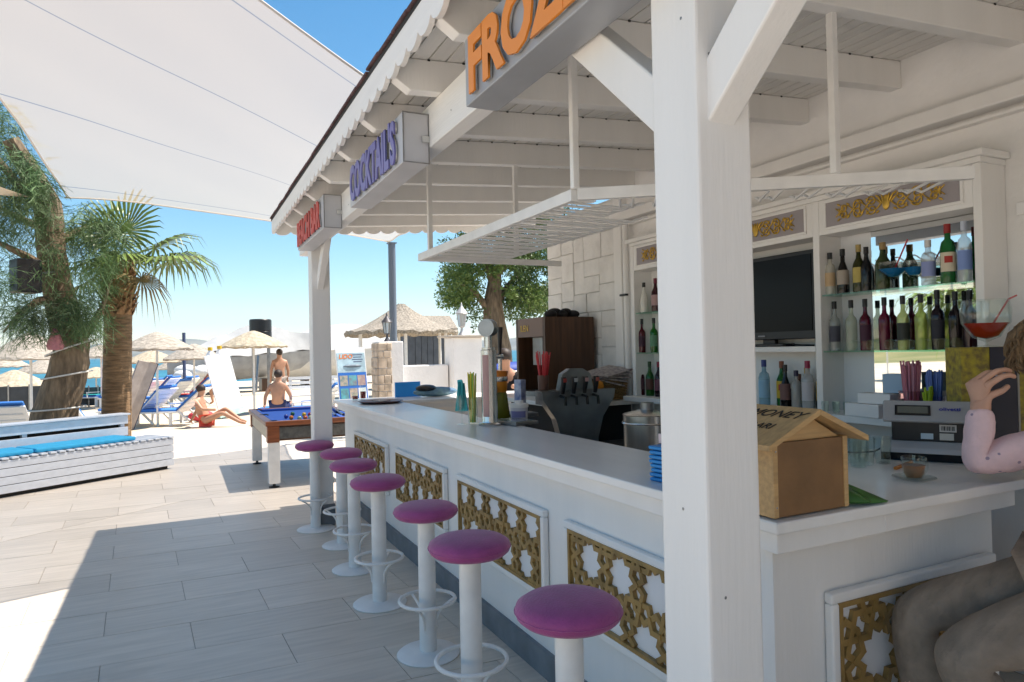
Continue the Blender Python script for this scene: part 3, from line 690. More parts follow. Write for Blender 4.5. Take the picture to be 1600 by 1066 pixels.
MB().lathe([(.05, .18), (.066, .2), (.068, .27), (.06, .275)], (2.12, 4.6, CZ), 22).build('collar', M('amber_plastic', (.6, .22, .015), .35), ju, smooth=True)
MB().lathe([(.071, .27), (.073, .275), (.073, .3), (.071, .305)], (2.12, 4.6, CZ), 22).build('steel_ring', m_chrome, ju, smooth=True)
MB().lathe([(.07, .3), (.075, .345), (.068, .345), (.05, .31), (0, .31)], (2.12, 4.6, CZ), 22).build('funnel', M('orange_plastic', (.62, .19, .02), .35), ju, smooth=True)
MB().tube([(2.07, 4.55, CZ + .22), (2.045, 4.525, CZ + .19), (2.045, 4.525, CZ + .15)], [.02, .018, .014], 8).build('spout', M('amber_spout', (.6, .22, .015), .35), ju, smooth=True)
tub = thing('white_tub', 'small white lidded tub with faint blue print beside the tray', 'tub', (2.13, 4.28, CZ))
MB().lathe([(0, 0), (.056, 0), (.062, .1), (.0, .1)], (2.13, 4.28, CZ), 24).build('tub_body', M('milky_tub', (.62, .62, .68), .35), tub, smooth=True)
MB().lathe([(.064, .098), (.066, .1), (.066, .125), (.03, .13), (.03, .145), (0, .147)], (2.13, 4.28, CZ), 24).build('lid', m_plastic, tub, smooth=True)
MB().lathe([(.0605, .03), (.0625, .075)], (2.13, 4.28, CZ), 10, math.radians(180), math.radians(290)).build('print_band', M('blue_print', (.2, .2, .42), .5), tub)
tr_ = thing('steel_tray', 'flat steel coin tray lying on the counter beside the beer tower', 'tray', (2.0, 4.17, CZ), 0)
MB().obb((2.03, 4.15, CZ + .012), (.2, .26, .022), rotz(.25)).build('tray_body', m_steeld, tr_, bevel=.004)
MB().obb((2.03, 4.15, CZ + .026), (.17, .23, .004), rotz(.25)).build('tray_plate', M('pale_green_steel', (.42, .48, .46), .25, .6), tr_)
ash = thing('round_serving_tray', 'dark red oval serving tray with a paper on the far end of the counter', 'tray', (1.78, 6.65, CZ))
MB().lathe([(0, 0), (.17, 0), (.225, .022), (.22, .026), (.165, .007), (0, .007)], (1.79, 6.68, CZ), 32).build('dish', M('oxblood', (.09, .025, .022), .3), ash, smooth=True)
MB().obb((1.8, 6.7, CZ + .022), (.16, .11, .012), rotz(.6) @ Matrix.Rotation(.08, 3, 'X')).build('paper', M('tray_paper', (.42, .36, .33), .8), ash)
for k, (x, y) in enumerate(((1.68, 7.3), (1.79, 7.4))):
    tg = thing('tea_glass', ['short glass of red tea at the far corner of the counter', 'taller glass of red tea with a white band at the far corner'][k], 'glass', (x, y, CZ))
    hh = .08 if k == 0 else .15
    MB().lathe([(0, 0), (.028, 0), (.034, hh * .95), (.036, hh), (.033, hh), (.03, .008), (0, .008)], (x, y, CZ), 18).build('glass', m_glass, tg, smooth=True)
    MB().lathe([(0, .009), (.0285, .009), (.031, hh * .55), (0, hh * .55)], (x, y, CZ), 18).build('tea', M('red_tea', (.3, .02, .01), .15), tg, smooth=True)
cap_ = thing('beach_bag', 'black and blue toiletry bag lying on the far arm of the counter', 'bag', (2.55, 7.2, CZ))
MB().ell((2.55, 7.2, CZ + .055), (.26, .1, .055), 18, 10).build('bag_body', M('blue_white_print', (.03, .1, .22), .6, var=.0, nscale=5, col2=(.25, .4, .4)), cap_, smooth=True)
MB().ell((2.43, 7.17, CZ + .1), (.12, .085, .04), 14, 8).build('bag_top', m_black, cap_, smooth=True)
tag(MB().obb((2.3, 7.42, CZ + .08), (.3, .02, .17), rotz(.1)).build('blue_folder', M('sky_blue_card', (.02, .28, .7), .5)), 'bright blue folder standing at the far arm of the counter', 'folder')
# stack of blue ashtrays and flyers next to the near post
bx_, by_ = 1.66, 2.02
for k in range(8):
    tag(MB().obb((bx_ + U(-.004, .004), by_ + U(-.004, .004), CZ + .008 + .0165 * k), (.15, .15, .0135), rotz(.12 + U(-.06, .06))).build('blue_coaster', M('cyan_plastic' + str(k), (.01, .22, .55), .4), bevel=.005), 'blue plastic coaster in the stack beside the near post', 'coaster', 'stack of blue coasters')
tag(MB().obb((bx_ + .02, by_, CZ + .155), (.11, .13, .035), rotz(.1)).build('flyers', M('flyer_paper', (.6, .5, .52), .6)), 'pad of pale flyers on top of the blue coasters', 'paper')
# wooden money box
mb_ = thing('money_box', 'small wooden house shaped money box with black handwriting on its roof', 'money box', (1.68, 1.56, CZ))
X0, X1, Y0, Y1, ZB = 1.512, 1.822, 1.425, 1.72, CZ + .004
MB().box(X0 + .018, X1 - .018, Y0 + .004, Y1, ZB, ZB + .212).build('box_body', m_wood2, mb_)
for xx in (X0, X1 - .018): MB().box(xx, xx + .018, Y0, Y1 + .002, ZB, ZB + .215).build('side_board', m_wood, mb_, bevel=.002)
MB().prism([(X0 + .02, ZB + .2125), (X1 - .02, ZB + .2125), ((X0 + X1) / 2, ZB + .285)], lambda u, v, ww: (u, ww, v), Y0 + .016, Y1 - .005).build('gable', m_wood, mb_)
xr = (X0 + X1) / 2
def roofboard(s):
    q = [(xr, ZB + .288), (xr + s * .205, ZB + .198), (xr + s * .205, ZB + .215), (xr, ZB + .306)]
    return MB().prism(q, lambda u, v, ww: (u, ww, v), Y0 - .035, Y1 + .03).build('roof_board', m_wood, mb_, bevel=.002)
rl = roofboard(-1); roofboard(1)
m_ink = M('black_ink', (.01, .01, .01), .6)
sl_v = Vector((-.205, 0, -.0905)).normalized(); ex = Vector((0, -1, 0)); ey = -sl_v; ez = ex.cross(ey)
def ink(txt, sx, along, down, sh=.35):
    o = Vector((xr, Y1 + .02 - along, ZB + .3065)) + sl_v * down + ez * .0012
    text_mesh(txt, sx, .0004, 'handwriting', m_ink, rl, frame(o, ex, ey, ez), shear=sh)
ink('MONEY', .058, .125, .07); ink('FOR', .042, .05, .105, .3); ink('FERRARI', .043, .12, .14, .2); ink('25', .035, .2, .18, .2)
MB().obb((X0 - .0006, 1.58, ZB + .12), (.001, .05, .004)).obb((X0 - .0006, 1.557, ZB + .09), (.001, .004, .06)).obb((X0 - .0006, 1.58, ZB + .06), (.001, .05, .004)).build('ink_mark', m_ink, mb_)
for zz in (.03, .19): MB().ell((X0 + .009, Y0 - .001, ZB + zz), (.003, .002, .003), 8, 5).build('nail', m_chrome, mb_)
lfm = M('wet_leaf', (.02, .11, .01), .3, var=.3, nscale=20)
lft = thing('green_leaves', 'broad dark green leaves lying against the money box', 'leaves', (1.9, 1.5, CZ))
for q, (sp, lo, hi) in enumerate(((((1.828, 1.62, .1), (1.89, 1.52, .06), (1.968, 1.402, .004)), ((1.828, 1.44, .006), (1.89, 1.405, .004), (1.955, 1.398, .003)), ((1.84, 1.70, .06), (1.915, 1.58, .03), (1.972, 1.42, .003))),
                                  (((1.828, 1.55, .07), (1.86, 1.48, .05), (1.90, 1.412, .01)), ((1.828, 1.43, .012), (1.855, 1.415, .01), (1.895, 1.405, .008)), ((1.835, 1.6, .11), (1.875, 1.53, .075), (1.91, 1.43, .012))))):
    lf = MB()
    for k in range(9):
        f = k / 8
        def qd(c): a, b2, c2 = [Vector(v) for v in c]; v = a * (1 - f) ** 2 + b2 * 2 * f * (1 - f) + c2 * f * f; return (v.x, v.y, CZ + v.z + .002)
        lf.v += [qd(sp), qd(lo), qd(hi)]
    for k in range(8): a = k * 3; lf.f += [(a, a + 3, a + 4, a + 1), (a, a + 2, a + 5, a + 3)]
    o = lf.build('leaf', lfm, lft, smooth=True, fix=False); md = o.modifiers.new('s', 'SOLIDIFY'); md.thickness = .0025
# cash register
rg = thing('cash_register', 'grey and black cash register with sloping display on the counter', 'cash register', (2.85, 1.87, CZ))
RA = math.radians(-57); RR = rotz(RA); rc = Vector((2.86, 1.85, CZ))
def rp(u, v, w_): return rc + RR @ Vector((u, v, w_))       # u to the right, v away from the viewer
MB().prism([(-.14, .0), (.02, .0), (.16, .0), (.175, .06), (-.14, .1), (-.15, .02)], lambda u, v, ww: tuple(rp(u, v, ww)), 0, .01).build('foot', m_black, rg)
MB().prism([(-.01, .035), (.2, .035), (.26, .01), (.26, .0), (-.0, .0)], lambda v, z, ww: tuple(rp(ww, v - .09, z)), -.17, .18).build('base_tray', m_black, rg)
MB().prism([(-.03, .035), (.22, .035), (.22, .075), (.03, .078), (-.02, .055)], lambda v, z, ww: tuple(rp(ww, v - .09, z)), -.172, .182).build('base_cover', M('register_grey', (.42, .425, .44), .4), rg, bevel=.006)
MB().prism([(.05, .075), (.22, .075), (.22, .17), (.045, .165)], lambda v, z, ww: tuple(rp(ww, v - .09, z)), -.13, .16).build('printer_housing', m_black, rg, bevel=.004)
hood = MB().prism([(-.012, .168), (.0, .16), (.24, .165), (.24, .21), (.09, .245), (.06, .247)], lambda v, z, ww: tuple(rp(ww, v - .09, z)), -.16, .17).build('display_hood', M('register_hood', (.34, .345, .355), .4), rg, bevel=.006)
dn = (RR @ Vector((0, -.03, .07))).normalized(); de_ = RR @ Vector((1, 0, 0)); dz = Vector((0, 0, 1))
slope_y = (rp(0, -.03, .247) - rp(0, -.102, .168)).normalized(); nrm = de_.cross(slope_y)
if nrm.z < 0: nrm = -nrm
sc0 = rp(-.05, -.066, .2075) + nrm * .004
MB().obb(sc0, (.13, .05, .004), Matrix((de_, slope_y, nrm)).transposed()).build('display_bezel', m_black, hood); MB().obb(sc0 + nrm * .0025, (.11, .034, .002), Matrix((de_, slope_y, nrm)).transposed()).build('display', M('lcd', (.13, .14, .12), .2), hood)
text_mesh('olivetti', .022, .0003, 'lettering', M('blue_ink', (.03, .04, .3), .5), hood, frame(rp(.045, -.066, .2075) + nrm * .0065, de_, slope_y, nrm), bold=.0006, width=.075)
fn_ = -(RR @ Vector((0, 1, 0)))
def lab(u, z, wd, ht, m, nm): MB().obb(rp(u, -.0445, z), (wd, .0012, ht), RR).build(nm, m, rg)
lab(.075, .135, .06, .03, M('bar_label', (.6, .58, .55), .6), 'barcode_label'); lab(.07, .1, .05, .028, M('bar_label2', (.58, .56, .5), .6), 'barcode_label'); lab(.0, .1, .045, .024, M('pale_label', (.5, .6, .65), .5), 'paper_label')
for k in range(9): MB().obb(rp(.052 + .0055 * k, -.0455, .135), (.002 + .001 * (k % 3), .0008, .018), RR).build('barcode_bar', m_ink, rg)
tag(MB().tube([tuple(rp(-.15, .0, .05)), tuple(rp(-.2, -.01, .02)), tuple(rp(-.28, .02, .005)), tuple(rp(-.4, .06, .005))], .004, 6).build('register_cable', m_black, smooth=True), 'thin black cable running from the cash register', 'cable')
# coffee mug on its saucer
mg = thing('coffee_mug', 'clear glass mug of milky coffee on a glass saucer', 'mug', (2.37, 1.585, CZ))
MX, MY = 2.37, 1.585
MB().lathe([(0, .001), (.04, .001), (.072, .012), (.07, .015), (.04, .005), (0, .005)], (MX, MY, CZ), 28).build('saucer', m_glass, mg, smooth=True)
MB().lathe([(0, .008), (.028, .008), (.036, .03), (.041, .075), (.042, .085), (.0395, .085), (.0385, .075), (.0335, .03), (.026, .012), (0, .012)], (MX, MY, CZ), 28).build('cup', m_glass, mg, smooth=True)
MB().lathe([(0, .0125), (.0255, .0125), (.033, .03), (.0368, .056), (0, .056)], (MX, MY, CZ), 28).build('coffee', M('milky_coffee', (.28, .13, .06), .3), mg, smooth=True)
MB().tube([(MX + .036 + .024 * math.sin(a), MY - .012, CZ + .048 + .024 * math.cos(a)) for a in [math.pi * k / 8 for k in range(9)]], .004, 8).build('handle', m_glass, mg, smooth=True)
# ------------------------------------------------------------------ bottles
GL = {}
def glassm(c, tr=.55, r=.06):
    k = (c, tr)
    if k not in GL: GL[k] = thin_glass('bottle_glass', tuple(min(.95, x ** .5 + .05) for x in c), tr * .85, c)
    return GL[k]
CM = {}
def plain(c, r=.45):
    if c not in CM: CM[c] = M('bottle_trim', c, r)
    return CM[c]
def bottle(x, y, z, h, r, gc, tr, capc, labc, label, grp, shape='syrup', lab=(.18, .5), lab2=None, face=math.radians(215)):
    t_ = thing('bottle', label, 'bottle', (x, y, z), 0, grp)
    if shape == 'syrup': pr = [(0, 0), (r * .9, 0), (r * .94, .01), (r, .5 * h), (r, .58 * h), (r * .85, .64 * h), (r * .42, .7 * h), (r * .34, .76 * h), (r * .34, .87 * h)]
    elif shape == 'wine': pr = [(0, 0), (r * .95, 0), (r, .01), (r, .52 * h), (r * .9, .6 * h), (r * .45, .72 * h), (r * .36, .8 * h), (r * .36, .88 * h)]
    elif shape == 'squat': pr = [(0, 0), (r * .95, 0), (r, .01), (r, .6 * h), (r * .8, .7 * h), (r * .4, .75 * h), (r * .38, .86 * h)]
    elif shape == 'cream': pr = [(0, 0), (r * .95, 0), (r, .01), (r * .98, .42 * h), (r * .7, .58 * h), (r * .36, .72 * h), (r * .34, .88 * h)]
    else: pr = [(0, 0), (r, 0), (r, .62 * h), (r * .4, .72 * h), (r * .4, .88 * h)]
    MB().lathe(pr, (x, y, z), 16).build('glass', glassm(gc, tr), t_, smooth=True)
    rn = pr[-1][0]
    MB().lathe([(rn + .001, .845 * h), (rn + .0025, .85 * h), (rn + .0025, h), (0, h + .001)], (x, y, z), 14).build('cap', plain(capc), t_, smooth=True)
    if labc:
        w_ = 1.15
        l_ = MB().lathe([(r + .0012, lab[0] * h), (r + .0012, lab[1] * h)], (x, y, z), 10, face - w_, face + w_).build('paper_label', plain(labc, .6), t_, fix=False)
        if lab2: MB().lathe([(r + .002, (lab[0] * .55 + lab[1] * .45) * h), (r + .002, (lab[0] * .2 + lab[1] * .8) * h)], (x, y, z), 6, face - .5, face + .5).build('emblem', plain(lab2, .6), l_, fix=False)
    return t_
S1, S2, S0 = 1.8855, 1.5555, 1.2005
XB = 3.47
G1 = 'syrup bottles on the middle glass shelf in front of the mirror'
def yat(px):   # Y on the line X=XB hit by image column px (layout helper for the shelves)
    a = YAW + math.atan((px - 800) / 1067.0); return XB / math.tan(a)
# middle shelf
for px, gc, tr, liq, lb in ((1305, (.5, .52, .5), .7, (.06, .06, .08), 'clear syrup bottle with a dark label at the hinge side of the middle shelf'), (1331, (.55, .6, .5), .7, None, 'clear pale syrup bottle without label next to the dark labelled one'),
        (1353, (.10, .004, .02), .25, (.05, .01, .03), 'crimson syrup bottle with a faint label on the middle shelf'), (1383, (.12, .004, .03), .25, None, 'crimson syrup bottle without label on the middle shelf'),
        (1412, (.45, .5, .2), .6, (.03, .035, .03), 'pale yellow syrup bottle with black label on the middle shelf'), (1440, (.4, .48, .12), .6, None, 'pale green syrup bottle half full on the middle shelf'),
        (1466, (.012, .006, .012), .1, (.02, .02, .03), 'nearly black syrup bottle, taller, on the middle shelf'), (1494, (.01, .005, .008), .1, None, 'nearly black syrup bottle beside the taller black one'), (1517, (.03, .004, .01), .1, None, 'dark maroon bottle at the open end of the middle shelf')):
    bottle(XB, yat(px), S2, .29 if px != 1466 else .305, .031, gc, tr, (.012, .012, .014), liq, lb, G1)
# top shelf
tops = [(1300, .25, .03, (.7, .68, .6), .6, (.02, .02, .02), (.5, .35, .2), 'squat', 'squat clear bottle with an amber label on the top shelf'), (1320, .26, .034, (.008, .006, .006), .0, (.01, .01, .01), (.35, .3, .25), 'cream', 'black cream liqueur bottle with oval label on the top shelf'),
        (1345, .27, .033, (.03, .035, .006), .2, (.35, .25, .08), (.45, .36, .1), 'wine', 'olive bottle with gold foil and yellow label on the top shelf'), (1357, .25, .03, (.01, .01, .012), .0, (.015, .012, .012), None, 'wine', 'slim black bottle behind the olive bottle on the top shelf'),
        (1383, .26, .04, (.05, .07, .02), .4, (.3, .2, .08), None, 'wine', 'round green bottle with cork on the top shelf'),
        (1454, .235, .034, (.7, .75, .78), .7, (.6, .6, .6), (.25, .3, .55), 'squat', 'clear vodka bottle with blue print on the top shelf'), (1485, .30, .035, (.01, .14, .03), .35, (.3, .02, .02), (.62, .55, .42), 'squat', 'tall green bottle with cream label and red cap on the top shelf'), (1511, .30, .032, (.75, .8, .85), .7, (.5, .55, .65), (.2, .3, .6), 'squat', 'tall clear bottle with pale blue label at the open end of the top shelf')]
for px, h, r, gc, tr, cc, lc, shp, lb in tops: bottle(XB, yat(px), S1, h, r, gc, tr, cc, lc, lb, 'spirit bottles on the top glass shelf', shp, (.2, .52), (.4, .03, .02) if px == 1485 else None)
# two margarita glasses of blue drink on the top shelf
for k, (px, r) in enumerate(((1405, .075), (1428, .06))):
    y = yat(px); mg_ = thing('blue_cocktail_glass', ['wide bowl glass of blue cocktail with red straw on the top shelf', 'smaller martini glass of blue cocktail on the top shelf'][k], 'cocktail glass', (XB - .03, y, S1))
    c = (XB - .03 + .05 * k, y, S1)
    MB().lathe([(.035, 0), (.035, .003), (.005, .006), (.005, .05), (.03, .06), (r, .11), (r + .003, .14), (r, .14), (r - .004, .112), (.026, .064), (0, .06)], c, 24).build('bowl', m_glass, mg_, smooth=True)
    MB().lathe([(0, .0605), (.025, .065), (r - .006, .105), (0, .105)], c, 24).build('drink', M('blue_curacao', (.01, .17, .42), .1), mg_, smooth=True)
    if k == 0: MB().tube([(c[0], c[1] + .01, S1 + .07), (c[0] - .01, c[1] - .09, S1 + .25)], .004, 6).build('straw', M('red_straw', (.45, .01, .02), .4), mg_, smooth=True)
# tumblers lying on the middle shelf
for k, px in enumerate((1342, 1370, 1399, 1424, 1450, 1478, 1505)):
    y = yat(px) ; c = Vector((3.425, y, S2 + .031)); pts = [c + Vector((.0, 0, 0)), c + Vector((-.0, 0, 0))]
    gb = MB().tube([(3.415, y, S2 + .031), (3.46 - .03, y, S2 + .031), (3.5 - .02, y, S2 + .029)], [.03, .03, .024], 14)
    tag(gb.build('tumbler', m_glass, smooth=True), 'clear tumbler lying on its side along the middle glass shelf', 'tumbler', 'tumblers lying on the middle shelf')
# small tumblers at the foot of the right bay
for k in range(10):
    x, y = 3.36 + .05 * (k % 2) , 2.77 - .036 * k
    tag(MB().lathe([(0, 0), (.018, 0), (.022, .065), (.02, .065), (.016, .006), (0, .006)], (x, y, S0), 12).build('shot_glass', m_glass, smooth=True), 'small clear glass on the ledge at the foot of the mirror bay', 'glass', 'small glasses on the cabinet ledge')
# bottles in the niche under the television
n0 = [(1196, .30, .036, (.3, .5, .6), .6, (.03, .05, .2), (.25, .45, .6), 'squat', 'pale blue gin bottle under the television'), (1213, .29, .034, (.01, .13, .02), .3, (.25, .08, .04), (.6, .4, .03), 'wine', 'green whisky bottle with yellow label under the television'),
      (1229, .27, .034, (.008, .006, .006), .0, (.02, .02, .02), (.16, .08, .07), 'cream', 'black cream liqueur bottle under the television'), (1240, .21, .028, (.14, .05, .01), .3, (.22, .08, .04), (.1, .04, .02), 'squat', 'small amber bottle with red cap under the television'),
      (1246, .235, .03, (.5, .5, .48), .6, (.02, .02, .05), None, 'squat', 'clear bottle with black cap behind the amber one under the television'), (1252, .25, .034, (.6, .58, .5), .6, (.5, .32, .05), (.6, .42, .03), 'squat', 'clear bottle with gold cap and yellow label under the television'),
      (1264, .295, .036, (.65, .66, .66), .7, (.3, .02, .06), (.5, .48, .5), 'squat', 'clear vodka bottle with crimson cap under the television'), (1275, .3, .034, (.02, .01, .006), .1, (.4, .28, .15), (.6, .35, .03), 'wine', 'dark rum bottle with yellow round label at the niche edge')]
for k, (px, h, r, gc, tr, cc, lc, shp, lb) in enumerate(n0):
    bottle(3.45 + .06 * (k % 2), yat(px) + .0, S0, h, r, gc, tr, cc, lc, lb, 'spirit bottles in the niche under the television', shp, (.18, .56), (.4, .03, .02) if px == 1213 else None)
# left bay bottles
lb_ = [(1008, S1, .25, .033, (.68, .66, .6), .0, (.02, .02, .02), None, 'cream', 'white coconut liqueur bottle on the upper shelf of the left bay'), (1026, S1, .27, .034, (.04, .006, .012), .1, (.15, .01, .03), (.4, .25, .25), 'wine', 'dark bottle with red top on the upper shelf of the left bay'),
       (1003, S2, .28, .032, (.10, .004, .012), .2, (.012, .012, .012), (.06, .02, .04), 'syrup', 'crimson syrup bottle on the middle shelf of the left bay'), (1022, S2, .28, .032, (.015, .16, .02), .35, (.012, .012, .012), (.1, .25, .15), 'syrup', 'bright green syrup bottle on the middle shelf of the left bay'), (1036, S2, .28, .032, (.03, .006, .02), .2, (.012, .012, .012), None, 'syrup', 'dark plum syrup bottle on the middle shelf of the left bay'),
       (1000, S0, .28, .034, (.06, .005, .012), .2, (.35, .02, .06), (.1, .04, .06), 'wine', 'wine coloured bottle with pink top at the foot of the left bay'), (1014, S0, .28, .034, (.012, .12, .012), .35, (.02, .06, .02), (.1, .04, .03), 'wine', 'green wine bottle at the foot of the left bay'), (1028, S0, .28, .034, (.02, .006, .012), .2, (.3, .02, .05), (.15, .05, .08), 'wine', 'dark wine bottle with red top at the foot of the left bay'), (1040, S0, .28, .034, (.01, .006, .012), .1, (.02, .02, .03), None, 'wine', 'black wine bottle at the foot of the left bay')]
for px, zz, h, r, gc, tr, cc, lc, shp, lb in lb_: bottle(XB, yat(px), zz, h, r, gc, tr, cc, lc, lb, 'bottles in the left bay of the back bar', shp)
# television
tv = thing('television', 'black flat television in the middle bay of the back bar', 'television', (3.52, 3.3, 1.6))
MB().box(3.43, 3.49, 2.875, 3.715, 1.63, 2.17).build('casing', m_black, tv, bevel=.006)
MB().box(3.426, 3.43, 2.9, 3.69, 1.68, 2.145).build('screen', m_tv, tv)
MB().box(3.45, 3.56, 3.15, 3.45, 1.586, 1.605).build('stand', m_black, tv, bevel=.004); MB().box(3.49, 3.52, 3.25, 3.35, 1.6, 1.66).build('stand_neck', m_black, tv)
MB().obb((3.4255, 3.3, 1.655), (.001, .06, .008)).build('maker_mark', M('grey_print', (.3, .3, .32), .5), tv)
tag(MB().tube([(3.5, 2.95, 1.59), (3.46, 3.0, 1.592), (3.48, 3.1, 1.595), (3.45, 3.13, 1.592)], .006, 6).build('tv_cable', m_black, smooth=True), 'black cable coiled under the television', 'cable')
# white napkin boxes, straw cups behind the register
tag(MB().obb((3.35, 2.48, S0 + .035), (.12, .22, .07), rotz(-.1)).build('napkin_box', m_plastic, bevel=.003), 'white carton lying on the cabinet ledge', 'box')
tag(MB().obb((3.36, 2.43, S0 + .1), (.1, .18, .055), rotz(.08)).build('napkin_box', m_plastic, bevel=.003), 'smaller white carton stacked on the other carton', 'box')
tag(MB().obb((3.42, 2.36, S0 + .18), (.09, .12, .1), rotz(.15)).build('sugar_packet_box', M('blue_white_card', (.35, .5, .65), .6), bevel=.003), 'pale blue packet standing on the white cartons', 'box')
straw_glass('straw_cup', (3.34, 2.235, S0), .06, .15, thin_glass('clear_plastic', (.9, .8, .82)), [(.55, .2, .28), (.6, .3, .38), (.5, .16, .2)], 60, .29, 'clear cup packed with pink straws on the cabinet ledge', .45)
straw_glass('straw_cup', (3.33, 2.11, S0), .045, .13, thin_glass('clear_plastic2', (.85, .88, .95)), [(.08, .16, .45), (.12, .2, .5)], 26, .25, 'clear cup of dark blue straws on the cabinet ledge', .3)
straw_glass('straw_cup', (3.33, 2.0, S0), .045, .13, M('orange_cup', (.5, .09, .02), .35), [(.04, .2, .45), (.03, .25, .5)], 30, .25, 'orange cup of bright blue straws on the cabinet ledge', .5)
tw = MB()
for k in range(12): a = U(0, 6.28); tw.tube([(3.26, 2.1, S0), (3.26 + .02 * math.cos(a), 2.1 + .02 * math.sin(a), S0 + U(.15, .19))], [.004, .006], 6)
tag(tw.build('lime_stirrers', M('lime_plastic', (.35, .5, .02), .4), smooth=True), 'bundle of lime green stirrers behind the cash register', 'stirrers')
# menu stand boxes with damask sides
m_damask = M('yellow_damask', (.42, .33, .03), .6, nscale=42, detail=2, col2=(.17, .12, .035))
md_ = thing('patterned_box', 'tall box with yellow damask sides and a dark blue spine behind the register', 'box', (3.16, 1.69, CZ))
RB = rotz(math.radians(-35)); bc0 = Vector((3.16, 1.69, CZ + .235))
MB().obb(bc0, (.42, .14, .47), RB).build('box_body', m_damask, md_, bevel=.003)
MB().obb(bc0 + RB @ Vector((-.05, -.0715, 0)), (.1, .004, .47), RB).build('spine', M('navy_card', (.012, .014, .03), .4), md_)
MB().obb(bc0 + RB @ Vector((.0045, -.073, 0)), (.007, .006, .47), RB).build('spine_edge', M('card_edge', (.35, .32, .28), .6), md_)
MB().obb(bc0 + RB @ Vector((-.05, -.0745, .12)), (.065, .002, .014), RB).build('title_strip', M('pale_print', (.38, .38, .45), .6), md_)
# red cocktail in a balloon glass standing on the box
rc_ = thing('red_cocktail', 'large balloon glass of red cocktail with straw on the patterned box', 'cocktail glass', (3.1, 1.735, CZ + .47))
cc = (3.1, 1.735, CZ + .4715)
MB().lathe([(.05, 0), (.05, .003), (.006, .008), (.006, .02), (.05, .04), (.09, .1), (.095, .15), (.085, .2), (.082, .2), (.091, .15), (.086, .1), (.046, .044), (0, .03)], cc, 28).build('balloon', m_glass, rc_, smooth=True)
MB().lathe([(0, .031), (.045, .046), (.084, .1), (0, .1)], cc, 28).build('drink', M('red_drink', (.45, .03, .01), .1), rc_, smooth=True)
MB().tube([(cc[0], cc[1], cc[2] + .05), (cc[0] + .06, cc[1] - .06, cc[2] + .2), (cc[0] + .1, cc[1] - .07, cc[2] + .215)], .004, 6).build('straw', M('striped_straw', (.5, .12, .12), .4), rc_, smooth=True)
# ------------------------------------------------------------------ far end of the bar
bx = thing('coffee_machine', 'tall dark brown wooden coffee machine cabinet with gold letters at the far end', 'coffee machine', (3.3, 5.8, 1.155))
MB().box(3.02, 3.55, 5.5, 5.54, 1.157, 1.9).build('side_panel', m_darkwood, bx); MB().box(3.02, 3.55, 6.06, 6.1, 1.157, 1.9).build('side_panel', m_darkwood, bx)
MB().box(3.02, 3.55, 5.545, 6.055, 1.72, 1.9).build('top_box', M('brown_fascia', (.2, .13, .1), .5), bx); MB().box(3.5, 3.55, 5.545, 6.055, 1.157, 1.715).build('back_panel', m_darkwood, bx); MB().box(3.02, 3.5, 5.545, 6.055, 1.157, 1.2).build('drip_base', m_steeld, bx)
MB().box(3.1, 3.495, 5.7, 5.9, 1.45, 1.715).build('brew_unit', m_steeld, bx)
text_mesh('ILEN', .085, .001, 'lettering', m_gold, bx, frame((3.017, 6.0, 1.775), (0, -1, 0), (0, 0, 1), (-1, 0, 0)), bold=.001)
bgm = MB()
for k in range(5): bgm.ell((3.15 + .06 * k, 5.62 + .03 * (k % 2), 1.93 + .02 * (k % 2)), (.06, .07, .04), 10, 7, rotz(k))
tag(bgm.build('black_cloth_heap', m_blackc, smooth=True), 'crumpled black cloth on top of the coffee machine', 'cloth')
sd_ = thing('soda_dispenser', 'curved stainless steel soda dispenser with four taps', 'soda dispenser', (2.75, 4.95, 0))
q = [(-.34, 1.27), (.34, 1.27), (.33, 1.2), (.22, 1.05), (.17, .88), (.16, .6), (-.16, .6), (-.17, .88), (-.22, 1.05), (-.33, 1.2)]
MB().prism(q, lambda u, v, ww: (2.86 + u, 4.66 + ww, v), 0, .08).build('front_shield', m_steeld, sd_)
MB().box(2.56, 3.16, 4.745, 4.747 + .1, 1.16, 1.27).build('tower', m_steeld, sd_); MB().box(2.7, 3.0, 4.75, 5.0, 0, .6).build('pedestal', m_dark, sd_)
MB().prism([(-.16, 1.272), (.16, 1.272), (.13, 1.4), (.06, 1.44), (-.06, 1.44), (-.13, 1.4)], lambda u, v, ww: (2.86 + u, 4.7 + ww, v), 0, .06).build('back_plate', m_steeld, sd_)
for k in range(4):
    x = 2.68 + .1 * k; tp = MB().tube([(x, 4.62, 1.25), (x, 4.6, 1.33), (x, 4.6, 1.38)], [.016, .02, .022], 10).build('tap', m_black, sd_, smooth=True)
    MB().obb((x, 4.577, 1.355), (.03, .003, .03)).build('tap_badge', plain([(.4, .05, .04), (.5, .5, .5), (.5, .3, .3), (.4, .1, .08)][k]), tp)
    MB().tube([(x, 4.65, 1.23), (x, 4.58, 1.22), (x, 4.575, 1.16)], .012, 8).build('nozzle', m_black, sd_, smooth=True)
straw_glass('straw_glass', (2.62, 4.82, 1.272), .045, .12, M('brown_cup', (.15, .07, .05), .4), [(.55, .02, .03), (.6, .03, .04)], 22, .3, 'brown cup of bright red straws on the soda dispenser', 1.7)
tag(MB().obb((2.45, 4.9, CZ + .13), (.05, .09, .26), rotz(.2)).build('milk_carton', M('carton', (.55, .6, .7), .5, nscale=14, col2=(.1, .15, .35)), bevel=.003), 'white and blue carton standing behind the juice jar', 'carton')
